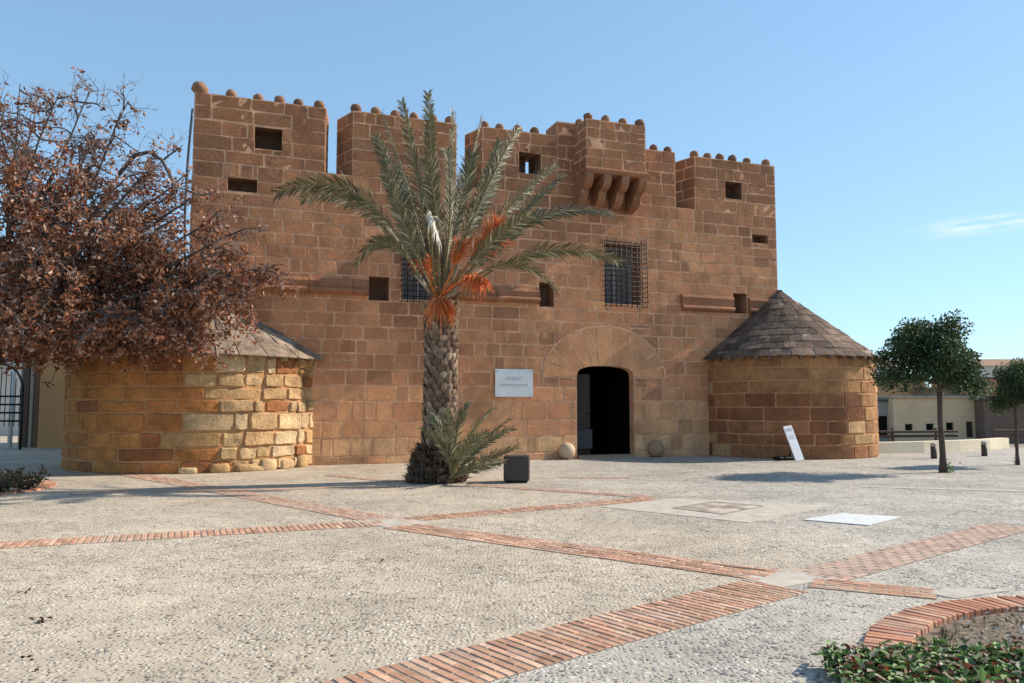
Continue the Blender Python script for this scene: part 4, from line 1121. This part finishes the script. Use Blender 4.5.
def green_tree_meshes():
    r = random.Random(15); tr = MB(); lv = MB()
    H = 2.05
    tr.tube([Vector((0, 0, -.05)), Vector((.015, 0, .4)), Vector((-.01, 0, 1.2)), Vector((0, 0, H)), Vector((.02, .02, H + .5))], [.10, .07, .06, .055, .04], 10, 0, (.10, .075, .06))
    tips = []
    for i in range(40):
        a = r.uniform(0, 6.283); e = r.uniform(-.3, 1.25); rr = r.uniform(.5, 1.0)
        q = Vector((math.cos(a) * math.cos(e) * 1.2 * rr, math.sin(a) * math.cos(e) * 1.2 * rr, H + .25 + math.sin(e) * 1.35 * rr + .1))
        st = Vector((0, 0, H - .1 + r.uniform(0, .4)))
        tr.tube([st, (st + q) / 2 + Vector((0, 0, .1)), q], [.03, .02, .008], 5, 0, (.10, .08, .06)); tips.append(q)
    for q in tips:
        cs = r.uniform(.26, .42)
        shade = r.uniform(.7, 1.2)
        for k in range(300):
            d = Vector((r.gauss(0, 1), r.gauss(0, 1), r.gauss(0, .8))).normalized() * cs * r.random() ** .45
            p = q + d
            c = r.choice([(.045, .08, .032), (.06, .10, .038), (.036, .06, .028), (.09, .13, .05)])
            leaf(lv, p, r.uniform(.06, .10), r.uniform(.018, .03), r, jit(tuple(x * shade for x in c), r, .25), .3)
    for k in range(4600):
        a = r.uniform(0, 6.283); e = r.uniform(-.45, 1.5); rr = r.random() ** .45
        bulge = .86 + .34 * noise.noise(Vector((math.cos(a) * math.cos(e) * 1.8, math.sin(a) * math.cos(e) * 1.8, math.sin(e) * 1.8 + 4)))
        p = Vector((math.cos(a) * math.cos(e) * 1.15 * rr * bulge, math.sin(a) * math.cos(e) * 1.15 * rr * bulge, H + .3 + math.sin(e) * 1.35 * rr * bulge))
        leaf(lv, p, r.uniform(.06, .10), .025, r, jit((.045, .075, .032), r, .3), .3)
    sp = MB()
    for k in range(50):                                       # suckers at the foot
        p = Vector((r.gauss(.08, .07), r.gauss(-.05, .06), abs(r.gauss(0, .12)))); leaf(sp, p, .08, .02, r, jit((.10, .16, .04), r, .2))
    return tr, lv, sp
tr, lv, sp = green_tree_meshes()
p1 = G(943, 472.5)
gt = thing('green_tree', 'round crowned dark green tree on a thin trunk right of the round tower', 'tree', p1, 'clipped green trees on the plaza')
pts = [tr.build('trunk', M['bark'], gt, p1 * 0), lv.build('crown', M['leaf'], gt, p1 * 0), sp.build('sucker_shoots', M['leaf'], gt, p1 * 0)]
for o in pts: o.location = (0, 0, 0)
pts[1].location = (-.22, 0, 0)
p2 = G(1018, 465)
g2 = gt.copy(); COL.objects.link(g2); g2.location = p2; g2.rotation_euler = (0, 0, 2.1); g2.scale = (.62, .62, .76)
g2['label'] = 'smaller green tree cut off by the right edge of the photo'
for o in pts:
    c = o.copy(); COL.objects.link(c); c.parent = g2

# ------------------------------------------------------------------ planted beds
def bed(c, rad, seed, brick_h, wd, arc, ground_z):
    r = random.Random(seed); c = Vector((c[0], c[1], 0)); mb = MB(); n = int(2 * math.pi * rad / .082)
    for i in range(n):
        a = 2 * math.pi * i / n
        if not (arc[0] <= a <= arc[1]): continue
        p = c + Vector((math.cos(a), math.sin(a), 0)) * (rad - wd / 2) + Vector((0, 0, brick_h / 2 - .04 + r.uniform(-.004, .004)))
        mb.box(p, (wd + r.uniform(-.012, .012), .082 * .80, brick_h + .08), a + r.uniform(-.02, .02), 0, jit(r.choice([(.42, .19, .11), (.47, .24, .15), (.36, .16, .10), (.52, .30, .20)]), r, .2), bev=.007)
    return mb
BC = (4.32, 4.36)
tag(bed(BC, 2.24, 3, .05, .30, (0, 6.3), 0).build('brick_edging', M['brick'], None, (BC[0], BC[1], 0)), 'raised ring of red bricks set on edge round the bed in the bottom right corner', 'brick edging')
def disc(c, rad, z, name, bumps, mat):
    mb = MB(); n = 48; k = 14; vs = [(c[0], c[1], z + bumps)]
    for j in range(1, k + 1):
        for i in range(n):
            a = 2 * math.pi * i / n; rr = rad * j / k
            p = (c[0] + math.cos(a) * rr, c[1] + math.sin(a) * rr)
            vs.append((*p, z + bumps * (noise.noise(Vector((p[0] * 3, p[1] * 3, 0))) * .8 + (1 - j / k) * .8)))
    fs = [(0, 1 + i, 1 + (i + 1) % n) for i in range(n)] + [(1 + (j - 1) * n + i, 1 + j * n + i, 1 + j * n + (i + 1) % n, 1 + (j - 1) * n + (i + 1) % n) for j in range(1, k) for i in range(n)]
    mb.add(vs, fs, 0, (1, 1, 1), True); return struct(mb.build(name, mat))
disc(BC, 1.95, .005, 'bed_soil', .03, M['earth'])
def groundcover(c, r, n, fn, name):
    mb = MB()
    for _ in range(n):
        p = fn(r)
        if p is None: continue
        h = r.uniform(.02, .11)
        base = Vector((p[0], p[1], .02)); x = r.random()
        top = base + Vector((r.gauss(0, .03), r.gauss(0, .03), h))
        if r.random() < .3: mb.tube([base, top], [.004, .003], 3, 0, (.10, .09, .04), cap=False)
        L, wd = r.uniform(.03, .08), r.uniform(.011, .027)
        col = jit((.10, .18, .045) if x < .40 else (.18, .28, .08) if x < .62 else (.045, .08, .03) if x < .72 else (.20, .055, .03) if x < .88 else (.42, .36, .26), r, .28)
        d = Vector((r.gauss(0, 1), r.gauss(0, 1), r.gauss(.15, .35))).normalized(); s = d.cross(Vector((0, 0, 1))).normalized(); nn = s.cross(d)
        q = [top]
        pts = [top, top + d * L * .35 + s * wd + nn * .008, top + d * L * .75 + s * wd * .7, top + d * L - nn * .012, top + d * L * .75 - s * wd * .7, top + d * L * .35 - s * wd + nn * .008]
        mb.add(pts, [(0, 1, 2, 3), (0, 3, 4, 5)], 0, col)
    o = mb.build(name, M['leaf']); struct(o, 'stuff'); return o
r = random.Random(44)
def fn_bed(r):
    for _ in range(30):
        x, y = r.uniform(1.72, 6.4), r.uniform(3.2, 5.45)
        dx, dy = x - BC[0], y - BC[1]; rr = math.hypot(dx, dy)
        lim = 5.06 + .16 * noise.noise(Vector((x * 2.2, 1, 5))) + .05 * (x - 3)
        if y > lim: continue
        if rr > 1.92 and not (x < 2.7 and y < 5.05 and rr < 2.5): continue
        return x, y
o = groundcover(BC, r, 21000, fn_bed, 'ground_cover'); tag(o, 'low green and reddish leafy ground cover spilling over the brick edging', 'ground cover')
mb = MB()
for _ in range(4200):                                          # dry litter on the bare soil
    a, q = r.uniform(0, 6.283), 1.85 * math.sqrt(r.random()); p = Vector((BC[0] + math.cos(a) * q, BC[1] + math.sin(a) * q, .045 + r.uniform(0, .02)))
    if p.y < 4.6: continue
    leaf(mb, p, r.uniform(.025, .07), r.uniform(.006, .016), r, jit(r.choice([(.42, .36, .29), (.28, .21, .15), (.58, .53, .46), (.2, .13, .09)]), r, .2), .5)
tag(struct(mb.build('leaf_litter', M['dryleaf']), 'stuff'), 'dry pale leaf litter covering the bare soil inside the brick edging', 'leaf litter')
mb = MB()
for _ in range(22):
    p = Vector((r.gauss(2.92, .06), r.gauss(5.45, .05), .03)); mb.tube([p, p + Vector((r.gauss(0, .02), r.gauss(0, .02), r.uniform(.04, .10)))], [.004, .002], 3, 0, jit((.22, .20, .10), r, .2), cap=False)
tag(mb.build('grass_tuft', M['leaf'], None, (2.92, 5.45, .03)), 'small dry grass tuft growing against the inside of the brick edging', 'grass tuft')
LB = (-11.2, 15.0)
tag(bed(LB, 2.3, 5, .03, .34, (0, 6.3), 0).build('brick_edging', M['brick'], None, (LB[0], LB[1], 0)), 'faded brick ring round the small shrub bed at the left edge', 'brick edging')
disc(LB, 1.96, .005, 'bed_soil', .05, M['earth'])
def shrub(px, py, hgt, wid, seed, label):
    p = G(px, py); r = random.Random(seed)
    t = thing('shrub', label, 'shrub', p, 'shrubs in the left bed'); br = MB(); lv = MB()
    for i in range(14):
        a = r.uniform(0, 6.28); e = Vector((math.cos(a) * wid * r.uniform(.3, 1), math.sin(a) * wid * r.uniform(.3, 1), hgt * r.uniform(.35, 1)))
        br.tube([p, p + e * .5 + Vector((0, 0, .05)), p + e], [.012, .009, .004], 4, 0, (.07, .05, .04), cap=False)
        for k in range(26):
            s = r.uniform(.35, 1.05); leaf(lv, p + e * s + Vector((r.gauss(0, .05), r.gauss(0, .05), r.gauss(0, .04))), r.uniform(.05, .10), .022, r, jit(r.choice([(.045, .05, .03), (.07, .075, .04), (.09, .06, .04)]), r, .25))
    br.build('stems', M['bark'], t, p); lv.build('foliage', M['leaf'], t, p)
shrub(24, 491, .42, .42, 1, 'spiky dark shrub at the right end of the left bed'); shrub(-4, 494, .40, .5, 2, 'dark shrub cut off by the left edge of the photo'); shrub(8, 486, .3, .45, 3, 'low dark shrub at the back of the left bed')
# fallen leaves on the paving
for k, (px, py, s, lab) in enumerate([(42, 621, .055, 'curled dead brown leaf on the beige paving at lower left'), (22, 593, .05, 'small dead leaf left of the curled one near the left edge'), (28, 658, .035, 'dead brown leaf fragment nearest the bottom left corner'), (382, 562, .04, 'tiny dark leaf on the beige paving near the picture centre'), (36, 669, .025, 'dark leaf crumb at the very bottom left')]):
    p = G(px, py, .012); r = random.Random(k); m2 = MB()
    for i in range(7 if k == 0 else 3):
        leaf(m2, p + Vector((r.gauss(0, s * .45), r.gauss(0, s * .3), r.uniform(0, s * .3))), s * r.uniform(.7, 1.2), s * .3, r, jit((.09, .05, .035), r, .3), .9)
    tag(m2.build('dead_leaf', M['dryleaf'], None, p), lab, 'dead leaf', 'dead leaves on the paving')

# ------------------------------------------------------------------ bollards, parapet, railing
def bollard(px, py, lab):
    p = G(px, py); h = .46; rad = .085
    t = thing('bollard', lab, 'bollard', p, 'short bollards near the parapet')
    m2 = MB(); m2.tube([p, p + Vector((0, 0, h * .78))], rad, 16, 0); m2.build('post', M['darkmetal'], t, p)
    m2 = MB(); m2.tube([p + Vector((0, 0, h * .785)), p + Vector((0, 0, h * .97)), p + Vector((0, 0, h))], [rad * .97, rad * .97, rad * .8], 16, 0); m2.build('cap', flat_mat('bollard_cap', (.40, .36, .30), .5), t, p)
bollard(934, 458.6, 'short dark bollard with pale cap just left of the green tree trunk'); bollard(984.5, 456, 'short dark bollard between the two green trees')
def wallseg(pts, h, th, mat, col, name, label, cat):
    mb = MB()
    for a, b in zip(pts, pts[1:]):
        a, b = Vector(a), Vector(b); d = b - a
        mb.box((a + b) / 2 + Vector((0, 0, h / 2 - .1)), (d.length + .02, th, h + .2), math.atan2(d.y, d.x), 0, col)
    return tag(mb.build(name, mat, None, pts[0]), label, cat)
ppts = [Vector((8.5, 25.2, 0))] + [G(880, 453.4), G(920, 452.4), G(955, 451.0), G(985, 449.4), G(1004, 447.6)]
wallseg(ppts, .37, .35, M['paint'], (.74, .63, .46), 'parapet_wall', 'low curved cream parapet wall at the right edge of the plaza', 'wall')
def railing(a, b, posts, lab):
    a, b = Vector(a), Vector(b); t = thing('railing', lab, 'railing', a); d = b - a; an = math.atan2(d.y, d.x)
    for z, h in ((.46, .10), (.62, .09)):
        m2 = MB(); m2.box((a + b) / 2 + Vector((0, 0, z)), (d.length, .06, h), an, bev=.01); m2.build('rail', flat_mat('red_brown_timber', (.085, .04, .032), .7), t)
    for i in range(posts):
        p = a + d * ((i + .5) / posts); m2 = MB(); m2.box(p + Vector((0, .06, .35)), (.07, .06, .8), an); m2.build('post', M['darkmetal'], t)
railing(Vector((9.5, 28.2, 0)), Vector((16.6, 29.6, 0)), 4, 'dark brown two rail barrier behind the cream parapet')
railing(Vector((18.3, 30.2, 0)), Vector((26, 31.5, 0)), 4, 'dark brown barrier farther right beyond the end of the parapet')

# ------------------------------------------------------------------ town beyond
def building(name, lab, px0, px1, ytop, Y, base, col, depth=9, roofcol=None, openings=(), roof='flat', mat='paint', over=.3, yaw=0):
    A, B = AT(px0, ytop, Y), AT(px1, ytop, Y); z1 = A.z
    t = thing(name, lab, 'building', ((A.x + B.x) / 2, Y + depth / 2, base))
    f = lambda u, z, w: Vector((A.x + u, Y - w, z)); Wd = B.x - A.x
    hs = []
    for (x0, y0, x1, y1, kind) in openings:
        p, q = AT(x0, y0, Y), AT(x1, y1, Y); hs.append((p.x - A.x, q.x - A.x, max(q.z, base + .06), p.z, kind))
    mb = MB(); slab(mb, f, rect(0, Wd, base, z1), [rect(*h[:4]) for h in hs], .35, 0, col, 0, False)
    mb.add([f(0, base, -.35), f(Wd, base, -.35), f(Wd, base, -depth), f(0, base, -depth), f(0, z1, -.35), f(Wd, z1, -.35), f(Wd, z1, -depth), f(0, z1, -depth)],
           [(1, 2, 6, 5), (2, 3, 7, 6), (3, 0, 4, 7), (4, 5, 6, 7)], 0, col)
    mb.build('wall', M[mat], t)
    for h in hs:
        m2 = MB(); m2.add([f(h[0], h[2], -.3), f(h[1], h[2], -.3), f(h[1], h[3], -.3), f(h[0], h[3], -.3)], [(0, 1, 2, 3)]); wo = m2.build(h[4], M['dark'] if h[4] == 'opening' else M['dark'] if h[4] == 'window' else M['wood'], t)
        if h[4] == 'window':
            m3 = MB(); fw = .09
            for (x, z, sx, sz) in (((h[0] + h[1]) / 2, h[2] + fw / 2, h[1] - h[0], fw), ((h[0] + h[1]) / 2, h[3] - fw / 2, h[1] - h[0], fw), (h[0] + fw / 2, (h[2] + h[3]) / 2, fw, h[3] - h[2] - 2 * fw), (h[1] - fw / 2, (h[2] + h[3]) / 2, fw, h[3] - h[2] - 2 * fw)):
                m3.box(f(x, z, -.25), (sx, .06, sz))
            m3.build('frame', M['darkmetal'], wo)
    if roofcol:
        m2 = MB()
        if roof == 'flat': m2.box(f(Wd / 2, z1 + .14, -depth / 2 + .2), (Wd + over * 2, depth + over, .26), 0, 0, roofcol)
        else:
            hh = 1.6; q = [f(-over, z1 + .02, over), f(Wd + over, z1 + .02, over), f(Wd + over, z1 + hh, -depth / 2), f(-over, z1 + hh, -depth / 2), f(-over, z1 + .02, -depth - over), f(Wd + over, z1 + .02, -depth - over)]
            m2.add(q, [(0, 1, 2, 3), (3, 2, 5, 4), (0, 3, 4), (1, 5, 2)], 0, roofcol)
        m2.build('roof', M['brick'] if roof != 'flat' else M['paint'], t)
    return t
B0 = -3.0
building('cream_building', 'long low cream building with small dark openings behind the green tree', 893, 983, 398, 98, B0, (.62, .45, .28), 10, (.38, .33, .27), [(905, 424, 913, 431.5, 'window'), (926, 423.5, 934, 430.5, 'window'), (946, 422.5, 954, 432.5, 'window'), (966, 421.5, 974, 437.5, 'door')])
building('garage', 'shaded grey lean-to with a dark opening beside the round tower', 850, 892.6, 401.5, 99.5, B0, (.30, .28, .26), 8, (.10, .09, .09), [(866, 416, 892, 437.5, 'opening')], over=.1)
building('tan_house', 'tan ochre house with two small windows above the lean-to', 845, 925, 379, 125, B0, (.52, .30, .15), 10, (.25, .20, .17), [(889.5, 384.5, 894.5, 389.5, 'window'), (904, 387, 908, 392, 'window')])
building('pale_house', 'pale blue grey house behind the tan house', 855, 902, 367, 145, B0, (.52, .54, .56), 10, (.32, .22, .17), [], 'gable')
building('brown_building', 'dark brown brick building at the right edge behind the small tree', 983.6, 1060, 400, 96, B0, (.17, .115, .09), 12, (.10, .08, .075), [(1030, 415, 1038, 428, 'window')])
building('ochre_house', 'ochre rendered house rising behind the brown building', 966, 1060, 379, 120, B0, (.48, .26, .14), 10, (.13, .10, .09), [(984, 384, 988, 389, 'window')])
building('white_house', 'distant white house with a tiled roof behind the small tree', 984, 1050, 366, 150, B0, (.6, .56, .5), 10, (.32, .19, .13), [], 'gable')
building('stone_house', 'low brown stone house between the cream building and the sky', 925, 968, 389, 122, B0, (.26, .19, .14), 10, (.20, .15, .12), [])
# ------------------------------------------------------------------ left background: rendered building with gateway
def left_bg():
    Y = 30.0
    A = AT(37, 447, Y); z1 = 4.2; L = 11.0
    t = thing('rendered_building', 'plain ochre rendered building in shade behind the left round tower', 'building', (A.x + L / 2, Y + 2, 0))
    mb = MB(); mb.box((A.x + L / 2, Y + 2.5, z1 / 2), (L, 5, z1), 0, 0, (.54, .28, .12)); mb.build('wall', M['paint'], t)
    m2 = MB(); m2.box((A.x + L / 2, Y + 2.5, z1 + .09), (L + .4, 5.4, .16), 0, 0, (.3, .17, .11)); m2.build('roof', M['brick'], t)
    x = A.x
    for k, (dx, wd, col) in enumerate(((-.13, .20, (.18, .095, .06)), (-.36, .14, (.36, .29, .22)), (-.60, .22, (.13, .08, .06)), (-.80, .10, (.3, .26, .2)))):
        m2 = MB(); m2.box((x + dx, Y + .2 + k * .04, 1.8), (wd, .3, 3.6), 0, 0, col, bev=.02); m2.build('pilaster', M['paint'], t)
    w = thing('white_column', 'slim white column seen behind the iron gate at the left edge', 'column', (AT(9.5, 447, Y).x, Y, 0))
    p = Vector(w.location); m2 = MB(); m2.tube([p, p + Vector((0, 0, 3.1))], [.085, .075], 14, 0, (.75, .74, .7)); m2.build('shaft', M['paint'], w)
    m2 = MB(); m2.box(p + Vector((0, 0, 3.2)), (.3, .3, .18), 0, 0, (.75, .74, .7)); m2.build('capital', M['paint'], w)
    gt = thing('iron_gate', 'black wrought iron gate leaf with arched top at the left edge', 'gate', (AT(8, 440, 28.5).x, 28.5, 0))
    gx0, gx1 = AT(-24, 440, 28.5).x, AT(20.5, 440, 28.5).x
    fr = MB(); z0, z2 = AT(0, 421, 28.5).z, AT(0, 392, 28.5).z
    for x in (gx0, gx1): fr.tube([(x, 28.5, 0), (x, 28.5, z2)], .04, 6)
    arc = [((gx0 + gx1) / 2 - (gx1 - gx0) / 2 * math.cos(math.pi * i / 16), 28.5, z2 + 1.0 * math.sin(math.pi * i / 16)) for i in range(17)]
    fr.tube(arc, .04, 6); fr.build('frame', M['iron'], gt)
    ba = MB()
    for k in range(4):
        z = z0 + (z2 - z0) * k / 3 * .85; ba.tube([(gx0, 28.5, z), (gx1, 28.5, z)], .035, 6)
    for k in range(9):
        u = (k + .5) / 9; x = gx0 + (gx1 - gx0) * u; ba.tube([(x, 28.5, z0 - .2), (x, 28.5, z2 + .95 * math.sin(math.pi * u))], .016, 5)
    ba.build('bars', M['iron'], gt)
    b2 = thing('far_house', 'bright plastered house glimpsed through the gate', 'building', (-30, 44, 0))
    mb = MB(); mb.box((-29, 44, 2), (12, 4, 4), 0, 0, (.55, .5, .44)); mb.build('wall', M['paint'], b2)
    mb = MB(); mb.box((-29, 44, 4.1), (12.4, 4.4, .2), 0, 0, (.3, .18, .12)); mb.build('roof', M['brick'], b2)
left_bg()
SC.render.film_transparent = False
for o in SC.objects:
    if o.parent is None and 'group' not in o and 'category' in o:
        g = {'tower': 'round towers at the castle corners', 'railing': 'barriers beyond the parapet', 'brick edging': 'brick rings round the planted beds', 'building': 'town buildings beyond the plaza'}.get(o['category'])
        if g: o['group'] = g
